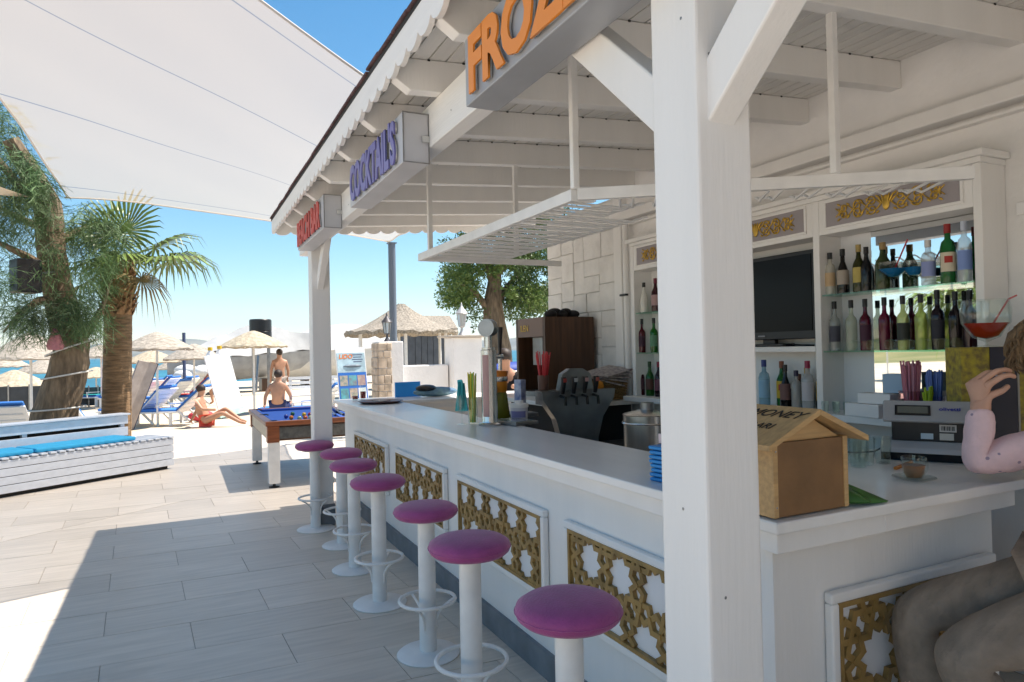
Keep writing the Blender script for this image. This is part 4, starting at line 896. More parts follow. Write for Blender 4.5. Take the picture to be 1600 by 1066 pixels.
# the carton and its neighbours stand on a narrow service shelf
shf = thing('service_shelf', 'narrow steel service shelf behind the counter', 'shelf', (2.4, 4.95, 0))
MB().box(2.2, 2.56, 4.8, 5.05, CZ - .03, CZ - .002).build('board', m_steeld, shf)
for (xx, yy) in ((2.22, 4.82), (2.54, 5.03)): MB().box(xx - .012, xx + .012, yy - .012, yy + .012, 0, CZ - .03).build('leg', m_steeld, shf)
bk = thing('wicker_basket', 'rectangular tan wicker basket on the back counter', 'basket', (3.28, 4.95, 1.156))
def bask(z0, z1, e): return [(3.12 - e, 4.85 - e), (3.44 + e, 4.85 - e), (3.44 + e, 5.07 + e), (3.12 - e, 5.07 + e)]
m_wick = M('wicker', (.26, .16, .06), .7, var=.35, nscale=60, bump=.8, bscale=90)
for k in range(8): z = 1.157 + .021 * k; e = .02 * k / 8; MB().prism(bask(0, 0, e), lambda u, v, ww: (u, v, ww), z, z + .019).build('weave_row', m_wick, bk, bevel=.006)
npz = MB()
for k in range(5): npz.obb((3.26 + .02 * k, 4.96, 1.335 + .016 * k), (.36, .27, .012), rotz(.15 * k - .3) @ Matrix.Rotation(.25 - .1 * k, 3, 'Y') @ Matrix.Rotation(.12, 3, 'X'))
tag(npz.build('newspapers', M('newsprint', (.52, .46, .43), .8, nscale=35, detail=6, col2=(.2, .17, .18))), 'rumpled newspapers heaped on the wicker basket', 'newspapers')
tag(MB().ell((3.08, 4.72, 1.29), (.05, .03, .045), 10, 7).build('orange_cloth', M('orange_cloth', (.65, .25, .02), .8), smooth=True), 'orange cloth hanging by the soda dispenser', 'cloth')
pt = thing('steel_boiler', 'round stainless steel water boiler behind the counter', 'boiler', (2.72, 3.62, .862))
MB().lathe([(0, 0), (.15, 0), (.155, .3), (.16, .305), (.15, .31), (.05, .335), (0, .337)], (2.73, 3.62, .86), 32).build('drum', m_chrome, pt, smooth=True)
MB().lathe([(.162, .245), (.165, .25), (.162, .256)], (2.73, 3.62, .86), 32).build('rim_band', m_chrome, pt, smooth=True); MB().lathe([(.045, .335), (.045, .38), (0, .382)], (2.73, 3.62, .86), 16).build('lid_knob', m_steeld, pt, smooth=True)
tag(MB().box(2.5, 2.97, 3.2, 3.9, .0, .858).build('steel_cabinet', m_steeld, bevel=.005), 'low steel cabinet under the water boiler', 'cabinet')
# clutter of plastic cups behind the money box
for k in range(9):
    x, y = 2.45 + .075 * (k % 3), 2.03 - .08 * (k // 3) + .02 * (k % 2)
    tag(MB().lathe([(0, 0), (.028, 0), (.036, .11), (.033, .11), (.026, .006), (0, .006)], (x, y, CZ), 14).build('plastic_cup', m_glass, smooth=True), 'clear plastic cup grouped behind the money box', 'cup', 'clear cups behind the money box')
tag(MB().obb((2.6, 1.78, CZ + .006), (.2, .012, .01), rotz(.3)).build('pencil', M('orange_pencil', (.5, .18, .03), .5)), 'orange pencil lying beside the cash register', 'pencil')
# ------------------------------------------------------------------ outdoors
CAM = Vector((0, 0, 1.6))
def at(px, py, Y):               # place on the depth plane Y seen in that direction of the photograph
    d = fw + rt * ((px - 800) / 1067.0) - up * ((py - 533) / 1067.0); return CAM + d * (Y / d.y)
# pool table
pt_ = thing('pool_table', 'small pool table with blue cloth, cherry corner blocks and white legs', 'pool table', (1.5, 9.7, 0))
TX0, TX1, TY0, TY1 = .91, 2.12, 8.62, 10.85
for (x, y) in ((TX0 + .1, TY0 + .1), (TX1 - .1, TY0 + .1), (TX0 + .1, TY1 - .1), (TX1 - .1, TY1 - .1)):
    lg = MB().box(x - .065, x + .065, y - .065, y + .065, .05, .56).build('leg', m_metalw, pt_, bevel=.006)
    MB().lathe([(.06, .0), (.065, .012), (.02, .02), (.015, .052)], (x, y, 0), 14).build('foot', m_black, lg, smooth=True)
MB().box(TX0 + .05, TX1 - .05, TY0 + .05, TY1 - .05, .56, .74).build('cabinet', m_darkwood, pt_)
for (a0, a1, b0, b1) in ((TX0 + .16, TX1 - .16, TY0 + .035, TY0 + .05), (TX0 + .16, TX1 - .16, TY1 - .05, TY1 - .035)): MB().box(a0, a1, b0, b1, .585, .72).build('side_panel', M('grey_panel', (.09, .09, .085), .5, var=.3, nscale=20), pt_)
for (a0, a1) in ((TX0 + .035, TX0 + .05), (TX1 - .05, TX1 - .035)): MB().box(a0, a1, TY0 + .17, TY1 - .17, .585, .72).build('side_panel', M('pale_panel', (.5, .44, .33), .5, var=.1), pt_)
for x in (TX0 + .02, TX1 - .16):
    for y in (TY0 + .02, TY1 - .16): MB().box(x, x + .14, y, y + .14, .545, .742).build('corner_block', m_cherry, pt_, bevel=.006)
MB().box(TX0 + .13, TX1 - .13, TY0 + .13, TY1 - .13, .742, .762).build('bed_cloth', m_felt, pt_)
for (a0, a1, b0, b1) in ((TX0, TX1, TY0, TY0 + .09), (TX0, TX1, TY1 - .09, TY1), (TX0, TX0 + .09, TY0 + .09, TY1 - .09), (TX1 - .09, TX1, TY0 + .09, TY1 - .09)):
    MB().box(a0, a1, b0, b1, .744, .802).build('rail', m_rail if a1 - a0 < .2 else m_cherry, pt_, bevel=.01)
for (a0, a1, b0, b1) in ((TX0 + .17, TX1 - .17, TY0 + .092, TY0 + .135), (TX0 + .17, TX1 - .17, TY1 - .135, TY1 - .092), (TX0 + .092, TX0 + .135, TY0 + .17, (TY0 + TY1) / 2 - .06), (TX0 + .092, TX0 + .135, (TY0 + TY1) / 2 + .06, TY1 - .17), (TX1 - .135, TX1 - .092, TY0 + .17, (TY0 + TY1) / 2 - .06), (TX1 - .135, TX1 - .092, (TY0 + TY1) / 2 + .06, TY1 - .17)):
    MB().box(a0, a1, b0, b1, .763, .797).build('cushion', m_felt, pt_, bevel=.008)
for x in (TX0 + .1, TX1 - .1):
    for y in (TY0 + .1, (TY0 + TY1) / 2, TY1 - .1): MB().lathe([(.055, .764), (.062, .8035), (.05, .805), (.045, .766)], (x, y, 0), 16).build('pocket', m_black, pt_, smooth=True)
bc_ = [((.02, .04, .25), 'blue'), ((.02, .10, .05), 'dark green'), ((.55, .16, .03), 'orange striped'), ((.3, .35, .2), 'pale green'), ((.6, .35, .02), 'yellow'), ((.55, .1, .03), 'orange'), ((.25, .02, .08), 'maroon'), ((.1, .02, .15), 'violet'), ((.4, .42, .25), 'cream striped'), ((.45, .02, .02), 'red')]
bp_ = [(447, 651), (457, 647), (455, 653), (468, 654), (475, 648), (477, 653), (484, 648), (489, 647), (485, 653), (493, 646)]
for k, ((px, py)) in enumerate(bp_):
    d = at(px, py, 10) - CAM; p = CAM + d * ((.79 - 1.6) / d.z)
    tag(MB().ell((p.x, p.y, .7915), (.029, .029, .029), 14, 10).build('pool_ball', M('ball_' + str(k), bc_[k][0], .12), smooth=True), bc_[k][1] + ' pool ball on the blue cloth', 'pool ball', 'pool balls')
for k in range(2):
    tag(MB().tube([(1.78 + .1 * k, 8.86, .812), (1.98 + .05 * k, 10.3, .812)], [.014, .006], 8).build('pool_cue', M('cue' + str(k), [(.03, .04, .12), (.06, .04, .03)][k], .3), smooth=True), ['dark blue pool cue lying across the rail', 'brown pool cue lying across the rail'][k], 'cue')
# bench round the tree
Fb = Vector((-.09, 10.99, 0)); bd = Vector((.8192, .5736, 0)); bn = Vector((-.5736, .8192, 0)); RBn = Matrix((bd, bn, Vector((0, 0, 1)))).transposed()
bench = thing('slatted_bench', 'long pale painted slatted bench with a low backrest around the tree', 'bench', tuple(Fb + bd * -2))
LB = 4.2
def bl(u0, u1, v0, v1, z0, z1, nm, m=m_bench, bv=.004):
    c = Fb + bd * (-(u0 + u1) / 2) + bn * ((v0 + v1) / 2) + Vector((0, 0, (z0 + z1) / 2)); MB().obb(c, (abs(u1 - u0), abs(v1 - v0), abs(z1 - z0)), RBn).build(nm, m, bench, bevel=bv)
for k in range(4): bl(0, LB, 0, .025, .05 + .098 * k, .05 + .098 * k + .09, 'front_slat'); bl(.002, .022, .03, .56, .05 + .098 * k, .05 + .098 * k + .09, 'end_slat')
bl(.06, LB, .06, .1, 0, .05, 'plinth', m_dark); bl(.05, LB, .12, .5, .06, .41, 'inner_box', m_dark)
k = 0; u = 0
while u < LB: bl(u, u + .075, -.012, .6, .442, .464, 'seat_slat'); u += .105
bl(.3, LB, .6, .63, .49, .61, 'back_slat'); bl(.3, LB, .6, .63, .655, .775, 'back_slat'); bl(.28, LB, .57, .80, .78, .805, 'back_cap')
for u in (.33, 1.6, 2.9): bl(u, u + .06, .635, .69, .0, .778, 'back_post')
bl(.3, LB, .7, .75, .1, .77, 'back_panel', m_dark)
for k, (u0, u1) in enumerate(((.52, 1.78), (1.8, 3.1))):
    c = Fb + bd * (-(u0 + u1) / 2) + bn * .31 + Vector((0, 0, .494)); o = MB().obb(c, (u1 - u0, .5, .055), RBn).build('bench_cushion', m_cush, bevel=.02)
    tag(o, ['turquoise cushion on the bench nearest its open end', 'turquoise cushion on the bench, second from its open end'][k], 'cushion', 'turquoise bench cushions')
# ------------------------------------------------------------------ tamarisk
tm = thing('tamarisk_tree', 'thick leaning tamarisk tree with feathery foliage behind the bench', 'tree', (-1.63, 11.9, 0))
TY = 11.9
tp_ = [at(80, 690, TY), at(86, 650, TY), at(104, 590, TY), at(112, 540, TY), at(96, 480, TY), at(86, 430, TY), at(80, 384, TY), at(74, 318, TY), at(46, 268, TY - .1), at(5, 200, TY - .3)]
tp_[0].z = -.05
trk = MB(); n = 16
fine = []
for i in range(len(tp_) - 1):
    for q in range(4): fine.append((tp_[i].lerp(tp_[i + 1], q / 4), [.32, .29, .255, .24, .2, .19, .185, .175, .14, .08][i] * (1 - q / 4) + [.32, .29, .255, .24, .2, .19, .185, .175, .14, .08][i + 1] * q / 4))
trk.tube([p for p, r in fine], [r * U(.95, 1.05) for p, r in fine], n); 
for i, v in enumerate(trk.v): k = i % n; s = 1 + .07 * math.sin(k * 2.1 + i // n * .35) + U(-.025, .025); c = fine[min(i // n, len(fine) - 1)][0]; trk.v[i] = tuple(c + (Vector(v) - c) * s)
trunk = trk.build('trunk', m_bark, tm, smooth=True)
limbs = [(at(112, 540, TY), at(140, 515, TY - .2), at(160, 480, TY - .3), at(175, 430, TY - .2)), (at(86, 430, TY), at(40, 400, TY - .3), at(0, 380, TY - .5), at(-60, 400, TY - .4)), (at(80, 384, TY), at(115, 365, TY + .2), at(150, 350, TY + .3), at(185, 375, TY + .3)),
         (at(75, 313, TY), at(30, 290, TY - .4), at(-20, 230, TY - .6), at(-80, 200, TY - .5)), (at(92, 470, TY), at(60, 470, TY - .3), at(30, 490, TY - .4), at(5, 520, TY - .4)), (at(80, 360, TY), at(50, 350, TY + .5), at(10, 330, TY + .8), at(-40, 300, TY + 1))]
for lm in limbs: MB().tube(lm, [.09, .06, .035, .012], 8).build('limb', m_bark, trunk, smooth=True)
cr = MB()
def spray(c, size, droop, n):
    for k in range(n):
        d = Vector((U(-1, 1), U(-1, 1), U(-.9, .7) - droop)).normalized(); L = size * U(.5, 1.1); p = c + Vector((U(-1, 1), U(-1, 1), U(-1, 1))) * size * .4
        q = p + d * L + Vector((0, 0, -droop * L * .3)); sd_v = d.cross(Vector((U(-1, 1), U(-1, 1), U(-1, 1)))).normalized() * U(.0025, .005)
        for h in range(6):
            f = h / 6; a = p.lerp(q, f); e = a + (d + Vector((U(-.8, .8), U(-.8, .8), U(-.8, .5)))).normalized() * L * .34
            cr.add([a - sd_v, a + sd_v, e], [(0, 1, 2)])
        cr.add([p - sd_v, p + sd_v, q + sd_v * .3, q - sd_v * .3], [(0, 1, 2, 3)])
def cloud(px, py, Y, wx, wz, n, droop=.4, size=.32):
    for k in range(n):
        a = U(0, 6.28); q = math.sqrt(rnd()); c = at(px + wx * q * math.cos(a), py + wz * q * math.sin(a), Y + U(-.5, .5)); spray(c, size, droop, 14)
for a in ((8, 270, 11.5, 42, 50, 60), (-20, 190, 12.3, 50, 40, 40), (135, 358, 12.0, 42, 34, 46), (30, 350, 11.6, 55, 50, 30), (18, 440, 11.5, 40, 50, 22), (105, 420, 11.55, 36, 45, 16), (110, 492, 11.55, 34, 28, 34), (45, 500, 11.4, 36, 26, 34), (150, 500, 11.6, 20, 22, 20), (170, 380, 11.9, 35, 45, 30), (-60, 300, 12, 60, 120, 40), (48, 285, 11.4, 30, 30, 26), (40, 330, 11.4, 40, 26, 20), (150, 430, 11.7, 24, 40, 18)): cloud(*a)
crown = cr.build('crown', m_tam, tm, fix=False)
# rope wound round the trunk, speaker, bag
def loop(py0, py1, px, r):
    c0, c1 = at(px, py0, TY), at(px, py1, TY); return [Vector((c0.x + r * math.cos(a), c0.y + r * math.sin(a), c0.z + (c1.z - c0.z) * .5 * (1 + math.cos(a)))) for a in [math.pi * 2 * k / 24 for k in range(25)]]
for k, (a, b_, px, r) in enumerate(((640, 636, 90, .355), (592, 580, 105, .32), (556, 530, 112, .33))):
    tag(MB().tube(loop(a, b_, px, r), .012, 6).build('white_rope', M('rope', (.62, .6, .56), .8), smooth=True), ['white rope tied round the foot of the tamarisk trunk', 'white rope tied round the middle of the tamarisk trunk', 'white rope tied round the upper bend of the tamarisk trunk'][k], 'rope')
spk = thing('loudspeaker', 'black loudspeaker hung in the tamarisk tree', 'loudspeaker', tuple(at(42, 455, 11.3)))
c = at(40, 432, 11.35); MB().obb(c, (.3, .3, .46), rotz(.5)).build('cabinet', m_black, spk, bevel=.02)
MB().obb(c + rotz(.5) @ Vector((-.02, -.152, 0)), (.26, .006, .42), rotz(.5)).build('grille', m_dark, spk); MB().bar(c + Vector((.1, .1, .05)), at(84, 425, 11.7), .03, .03).build('bracket', m_steeld, spk)
pb = at(86, 532, 11.35); o = MB().lathe([(0, -.14), (.09, -.13), (.11, -.08), (.06, .08), (.02, .16), (0, .17)], tuple(pb), 14).build('pink_bag', M('pink_mesh', (.42, .16, .17), .7, var=.15, nscale=30), smooth=True)
tag(o, 'dusty pink mesh bag hanging on the tamarisk trunk', 'bag')
# second small sail corner tied to the tree
cs = MB().add([at(-60, 255, 9.5), at(0, 292, 10.4), at(46, 308, 11.2), at(0, 303, 10.8), at(-60, 300, 10)], [(0, 1, 2, 3, 4)]); o = cs.build('shade_sail', m_sail, fix=False)
o.data.uv_layers.new(name='UVMap'); md = o.modifiers.new('s', 'SOLIDIFY'); md.thickness = .004
tag(o, 'narrow corner of a second sail tied to the tamarisk', 'shade sail')
# ------------------------------------------------------------------ fan palms
def fan_frond(base, tip_dir, Lp, Rf, droop, mat, parent, nb=26, spreadang=2.3):
    d = Vector(tip_dir).normalized(); b0 = Vector(base); hub = b0 + d * Lp + Vector((0, 0, -droop * Lp * .25))
    b = MB(); b.tube([b0, b0.lerp(hub, .5) + Vector((0, 0, .04 * Lp)), hub], [.02, .014, .01], 6)
    side = d.cross(Vector((0, 0, 1)))
    if side.length < .1: side = Vector((1, 0, 0))
    side.normalize(); side = (side + Vector((U(-.2, .2), U(-.2, .2), U(-.25, .25)))).normalized(); fwd = (hub - b0.lerp(hub, .5)).normalized(); nrm = side.cross(fwd).normalized()
    for k in range(nb):
        a = -spreadang + 2 * spreadang * k / (nb - 1); dr = (fwd * math.cos(a) + side * math.sin(a)).normalized(); L = Rf * (1 - .22 * abs(a) / spreadang) * U(.9, 1.05)
        wv = dr.cross(nrm).normalized(); g = Vector((0, 0, -1))
        p1 = hub + dr * L * .55 + nrm * .05 * L * math.cos(a) ; p2 = hub + dr * L * .82 + g * L * droop * .18; p3 = hub + dr * L * .95 + g * L * (droop * .5 + U(0, .12)); w1 = L * .035
        b.add([hub - wv * .004, hub + wv * .004, p1 + wv * w1, p1 - nrm * .008, p1 - wv * w1, p2 + wv * w1 * .45, p2 - wv * w1 * .45, p3], [(0, 1, 2, 3), (0, 3, 4), (3, 2, 5), (3, 5, 6), (3, 6, 4), (5, 7, 6)])
    return b.build('frond', mat, parent, fix=False)
def fan_palm(label, base, h, r, fronds, lean=(0, 0), bootlen=.8):
    t_ = thing('fan_palm', label, 'palm tree', base); B0 = Vector(base); top = B0 + Vector((lean[0], lean[1], h))
    tr = MB(); pts = [B0.lerp(top, k / 30) for k in range(31)]; tr.tube(pts, [r * (1.05 - .12 * k / 30) * (1 + .02 * (k % 2)) for k in range(31)], 18); tk = tr.build('trunk', m_pbark, t_, smooth=True)
    nbt = int(bootlen / .052)
    bt_ = MB()
    for j in range(nbt):
        z = h - bootlen + .052 * j; rr = r * (1.0 + .18 * math.sin(math.pi * min(1, j / nbt + .15)))
        for k in range(9):
            a = 2 * math.pi * (k + .5 * (j % 2)) / 9 + U(-.1, .1); c = B0.lerp(top, z / h); o_ = Vector((math.cos(a), math.sin(a), 0)); s_ = Vector((-math.sin(a), math.cos(a), 0)); wd = r * .33
            q = c + o_ * rr * .92; bt_.add([q - s_ * wd, q + s_ * wd, q + s_ * wd * .7 + o_ * .03 + Vector((0, 0, .07)), q - s_ * wd * .7 + o_ * .03 + Vector((0, 0, .07)), q + o_ * U(.05, .1) + Vector((0, 0, .12))], [(0, 1, 2, 3), (3, 2, 4), (0, 3, 4), (1, 4, 2)])
    bt_.build('leaf_bases', m_boot, t_)
    for (dx, dy, dz, Lp, Rf, dr, dry) in fronds: fan_frond(top + Vector((dx, dy, 0)).normalized() * .06 + Vector((0, 0, U(-.15, .1))), (dx, dy, dz), Lp, Rf * 1.15, dr, m_dry if dry else m_leaf, t_)
    return t_
pb_ = at(180, 640, 12.6); pbase = (pb_.x, pb_.y, 0); ptop = at(186, 405, 12.6)
R0 = rt
def fr_(sx, sz, depth=0): v = Vector((rt.x, rt.y, 0)).normalized() * sx + Vector((fw.x, fw.y, 0)).normalized() * depth; return (v.x, v.y, sz)
PF = [(*fr_(.9, .12, -.1), .75, .85, .75, 0), (*fr_(.75, .45, .2), .55, .8, .5, 0), (*fr_(.35, .9, -.2), .35, .75, .2, 0), (*fr_(-.2, 1, .1), .4, .7, .2, 0), (*fr_(-.7, .6, .2), .5, .75, .5, 0), (*fr_(-.9, .1, -.1), .6, .7, .8, 0), (*fr_(.5, .2, -.8), .45, .6, .8, 0), (*fr_(.3, .3, .9), .5, .7, .6, 0), (*fr_(-.5, .0, .8), .5, .7, .8, 0),
      (*fr_(.55, -.35, -.1), .4, .5, 1.2, 1), (*fr_(-.6, -.3, -.3), .45, .55, 1.1, 0), (*fr_(-.3, -.2, -.8), .4, .5, 1.1, 0), (*fr_(.95, .35, .35), .7, .8, .8, 0)]
fan_palm('fan palm with a shaggy trunk top beside the tamarisk', pbase, ptop.z + .05, .205, PF, (ptop.x - pb_.x, ptop.y - pb_.y), .95)
def ring(n, z0, Lp, Rf, dr): return [(math.cos(6.283 * k / n + U(-.2, .2)), math.sin(6.283 * k / n + U(-.2, .2)), z0 + U(-.15, .15), Lp * U(.9, 1.1), Rf * U(.9, 1.1), dr, 0) for k in range(n)]
fan_palm('fan palm on the seaward terrace reflected in the back bar mirror', (-6.2, 7.35, 0), 2.3, .22, ring(8, .2, .7, .85, .7) + ring(6, .9, .5, .8, .3) + ring(6, -.2, .6, .7, 1.), (.1, .1))
# ------------------------------------------------------------------ broad tree behind the wall
bt2 = thing('broadleaf_tree', 'broad green tree behind the white garden wall', 'tree', (7.3, 16.5, 0))
TYB = 16.5; tpts = [at(782, 600, TYB), at(778, 545, TYB), at(772, 505, TYB), at(770, 470, TYB), at(775, 420, TYB)]; tpts[0].z = 0
tk2 = MB().tube(tpts, [.42, .36, .3, .24, .14], 12).build('trunk', m_bark, bt2, smooth=True)
for lm in ((at(771, 495, TYB), at(745, 460, TYB), at(715, 440, TYB - .3)), (at(770, 480, TYB), at(800, 440, TYB + .3), at(830, 400, TYB + .5)), (at(772, 450, TYB), at(760, 410, TYB), at(740, 380, TYB)), (at(774, 430, TYB), at(810, 390, TYB - .5), at(840, 360, TYB - .6))): MB().tube(lm, [.13, .08, .03], 8).build('limb', m_bark, tk2, smooth=True)
lv = MB()
def leafclump(c, R, n, s=.055):
    for k in range(n):
        d = Vector((U(-1, 1), U(-1, 1), U(-1, 1)))
        if d.length > 1: d.normalize()
        p = c + d * R; a = Vector((U(-1, 1), U(-1, 1), U(-1, 1))).normalized(); b2 = a.cross(Vector((U(-1, 1), U(-1, 1), U(-1, 1)))).normalized(); L = s * U(.7, 1.4)
        lv.add([p, p + a * L + b2 * L * .3, p + a * L * 1.9, p + a * L - b2 * L * .3], [(0, 1, 2, 3)])
def blot(x, y): return math.sin(x * .071 + 1.3) + math.sin(y * .083 + x * .03) + math.sin(x * .13 - y * .11)
for k in range(300):
    a = U(0, 6.28); q = rnd() ** .5; px, py = 790 + 95 * q * math.cos(a), 420 + 88 * q * math.sin(a)
    if blot(px, py) < -.75 or py > 495 - 12 * math.sin(px * .09) or (px < 725 and 460 < py and rnd() < .6): continue
    leafclump(at(px, py, TYB + U(-1.3, 1.6)), U(.14, .42), 150)
for k in range(34): leafclump(at(U(690, 735), U(430, 480), TYB + U(-.6, .6)), .2, 60)
for k in range(46): leafclump(at(U(760, 900), U(300, 360), TYB + U(-1, 1)), .4, 100)
lv.build('crown', m_tree, bt2, fix=False)
# shrubs behind the wall to the left of the trunk
# ------------------------------------------------------------------ garden wall, pillars and lanterns
gw = thing('garden_wall', 'low white rendered garden wall beyond the bar', 'wall', (3.6, 10.6, 0))
MB().box(2.95, 3.95, 10.5, 10.75, 0, 1.385).build('wall_panel', m_render, gw, bevel=.015)
def pillar(x0, x1, y0, h, label, stone):
    p = thing('gate_pillar', label, 'pillar', ((x0 + x1) / 2, y0 + .2, 0))
    MB().box(x0 + .012, x1, y0 + .012, y0 + .42, 0, h).build('core', m_render, p, bevel=.012)
    if stone:
        z = 0
        while z < h - .03:
            hh = U(.1, .17); x = x0
            while x < x0 + .2: ww = U(.08, .14); MB().box(x, min(x + ww, x0 + .215) - .006, y0 - .006 + U(-.006, .006), y0 + .03, z, min(z + hh, h) - .008).build('stone', m_rawstone, p, bevel=.01); x += ww
            MB().box(x0 - .01 + U(-.006, .006), x0 + .03, y0 + .035, y0 + .4, z, min(z + hh, h) - .008).build('stone', m_rawstone, p, bevel=.01)
            z += hh
    else: MB().box(x0 - .1, x1 + .1, y0 - .05, y0 + .47, h + .002, h + .035).build('coping', M('stone_cap', (.5, .44, .37), .8, var=.1), p, bevel=.006)
    return p
pillar(2.74, 3.14, 10.3, 1.77, 'raw stone and white rendered gate pillar with a dark lantern', True)
pillar(3.96, 4.48, 10.3, 1.82, 'smooth white rendered gate pillar with a pale lantern', False)
MB().box(4.49, 5.4, 10.4, 10.7, 0, 1.24).build('wall_panel', m_render, gw, bevel=.015)
def lantern(c, s, m, label):
    l = thing('lantern', label, 'lantern', c); x, y, z = c
    MB().lathe([(.07 * s, 0), (.06 * s, .02 * s), (.025 * s, .08 * s), (.02 * s, .13 * s)], c, 12).build('stem', m, l, smooth=True)
    MB().lathe([(.02 * s, .13 * s), (.055 * s, .15 * s), (.06 * s, .16 * s)], c, 6).build('cup', m, l)
    MB().lathe([(.055 * s, .16 * s), (.09 * s, .38 * s)], c, 6).build('glass_panes', m_glassp, l)
    cg = MB()
    for k in range(6): a = math.pi / 3 * k; cg.bar((x + .056 * s * math.cos(a), y + .056 * s * math.sin(a), z + .16 * s), (x + .092 * s * math.cos(a), y + .092 * s * math.sin(a), z + .385 * s), .01 * s, .01 * s)
    cg.build('cage', m, l); MB().lathe([(.115 * s, .38 * s), (.1 * s, .4 * s), (.05 * s, .46 * s), (.03 * s, .49 * s), (.02 * s, .5 * s), (.012 * s, .55 * s), (0, .58 * s)], c, 12).build('roof', m, l, smooth=True)
lantern((4.2, 10.5, 1.857), .95, m_lantern, 'pale six sided lantern on the smooth white pillar')
lantern((2.93, 10.48, 1.772), .8, m_lanternd, 'dark six sided lantern on the stone pillar')
# ------------------------------------------------------------------ excursion board
eb = thing('excursion_board', 'tall leaning poster board for boat and fishing trips', 'sign board', (3.02, 13.1, 0)); EX = Vector((.985, .17, 0)); EZ = Vector((-.03, .16, .985)).normalized(); EN = EX.cross(EZ)
RE = Matrix((EX, EZ, EN)).transposed(); e0 = Vector((2.74, 13.0, .02))
def ep(u, v, w_=0): return e0 + EX * u + EZ * v + EN * w_
MB().obb(ep(.3, .86, -.012), (.6, 1.72, .02), RE).build('board', m_plastic, eb)
MB().obb(ep(.3, .95, .001), (.57, .55, .004), RE).build('blue_panel', M('poster_blue', (.03, .15, .5), .4), eb)
MB().obb(ep(.3, 1.42, .001), (.57, .38, .004), RE).build('sky_panel', M('poster_sky', (.4, .55, .62), .4, var=.2, nscale=6), eb)
MB().obb(ep(.3, .36, .001), (.57, .42, .004), RE).build('sea_panel', M('poster_sea', (.25, .42, .48), .4, var=.4, nscale=9), eb)
for i in range(3):
    for j in range(2):
        if i == 2 and j == 0: mm = m_plastic
        else: mm = M('photo', (.1 + .1 * i, .2, .22), .4, nscale=14, col2=(.5, .4, .3) if (i + j) % 2 else (.1, .4, .45))
        MB().obb(ep(.12 + .18 * i, .82 + .25 * j, .004), (.16, .2, .004), RE).build('photo', mm, eb)
for i in range(2):
    for j in range(2): MB().obb(ep(.38 + .13 * i, .26 + .17 * j, .004), (.11, .13, .004), RE).build('photo', M('photo2', (.1, .25, .35), .4, nscale=16, col2=(.35, .45, .5)), eb)
m4 = lambda u, v: frame(ep(u, v, .006), EX, EZ, EN)
text_mesh('LIDO', .12, .001, 'lettering', M('poster_orange', (.75, .2, .03), .5), eb, m4(.05, 1.5), bold=.003, shear=.2)
text_mesh('BOAT TRIPS  FISHING TRIP', .075, .001, 'lettering', M('poster_brown', (.3, .15, .03), .5), eb, m4(.02, .605), bold=.002, width=.56)
for k in range(4): MB().obb(ep(.43, 1.57 - .045 * k, .004), (.22 - .05 * (k % 2), .018, .002), RE).build('print_line', M('poster_dark', (.1, .12, .2), .5), eb)
MB().ell(ep(.32, 1.35, .0), (.2, .03, .03), 12, 6, RE).build('printed_boat', M('boat_print', (.12, .16, .2), .5), eb)
MB().bar(ep(.3, 1.3, -.03), Vector((3.0, 13.75, 0)), .03, .02).build('rear_strut', m_steeld, eb)
# ------------------------------------------------------------------ straw umbrellas
def straw_umbrella(px, py_apex, py_rim, hw, Y, mat, label, pole_m=None, py_base=None):
    c = at(px, py_rim, Y); a = at(px, py_apex, Y); Z = (c - CAM).dot(fw); R = hw / 1067 * Z; h = a.z - c.z
    u = thing('straw_umbrella', label, 'beach umbrella', (c.x, c.y, 0), 0, 'straw beach umbrellas')
    n = 40; prof = [(R * f, h * (1 - f ** 1.25)) for f in (.03, .12, .25, .4, .55, .7, .85, .95, 1)]
    b = MB(); vs = []
    for i, (r, z) in enumerate(prof):
        for j in range(n):
            th = 2 * math.pi * j / n; rr = r * (1 + (.025 * math.sin(j * 5.3) if i == len(prof) - 1 else 0)); b.v.append((c.x + rr * math.cos(th), c.y + rr * math.sin(th), c.z + z - (.012 if j % 2 else 0) * i / 8 * R + (U(-.03, .01) * R if i == len(prof) - 1 else 0)))
    for i in range(len(prof) - 1):
        for j in range(n): j2 = (j + 1) % n; b.f.append((i * n + j, i * n + j2, (i + 1) * n + j2, (i + 1) * n + j))
    o = b.build('canopy', mat, u, fix=False); md = o.modifiers.new('s', 'SOLIDIFY'); md.thickness = .05 * R; md.offset = -1
    MB().lathe([(R * .1, h * .93), (R * .06, h * 1.05), (0, h * 1.08)], tuple(c), 10).build('cap', mat, u)
    rb = MB()
    for k in range(8): th = 2 * math.pi * k / 8 + .2; rb.bar((c.x, c.y, c.z + h * .78), (c.x + R * .93 * math.cos(th), c.y + R * .93 * math.sin(th), c.z + .0), .025, .025)
    rb.build('ribs', m_whitew, u)
    MB().tube([(c.x, c.y, -.03), (c.x, c.y, c.z + h * .9)], .03 * max(1, R), 10).build('pole', pole_m or m_metalw, u, smooth=True)
    return u
straw_umbrella(48, 522, 562, 58, 19.5, m_straw, 'grey straw umbrella behind the tamarisk foliage')
straw_umbrella(22, 580, 604, 46, 27, m_strawy, 'low yellowish straw umbrella by the dark windbreak')
straw_umbrella(75, 560, 582, 42, 34, m_straw, 'distant grey straw umbrella behind the tamarisk trunk')
straw_umbrella(158, 540, 558, 34, 26, m_straw, 'grey straw umbrella between the tamarisk and the palm')
straw_umbrella(150, 575, 590, 34, 36, m_strawy, 'far yellowish straw umbrella between the two trunks')
straw_umbrella(245, 521, 547, 52, 18.2, m_straw, 'broad straw umbrella on a white pole beside the leaning panel')
straw_umbrella(238, 549, 567, 40, 27, m_strawy, 'yellow straw umbrella beyond the broad one')
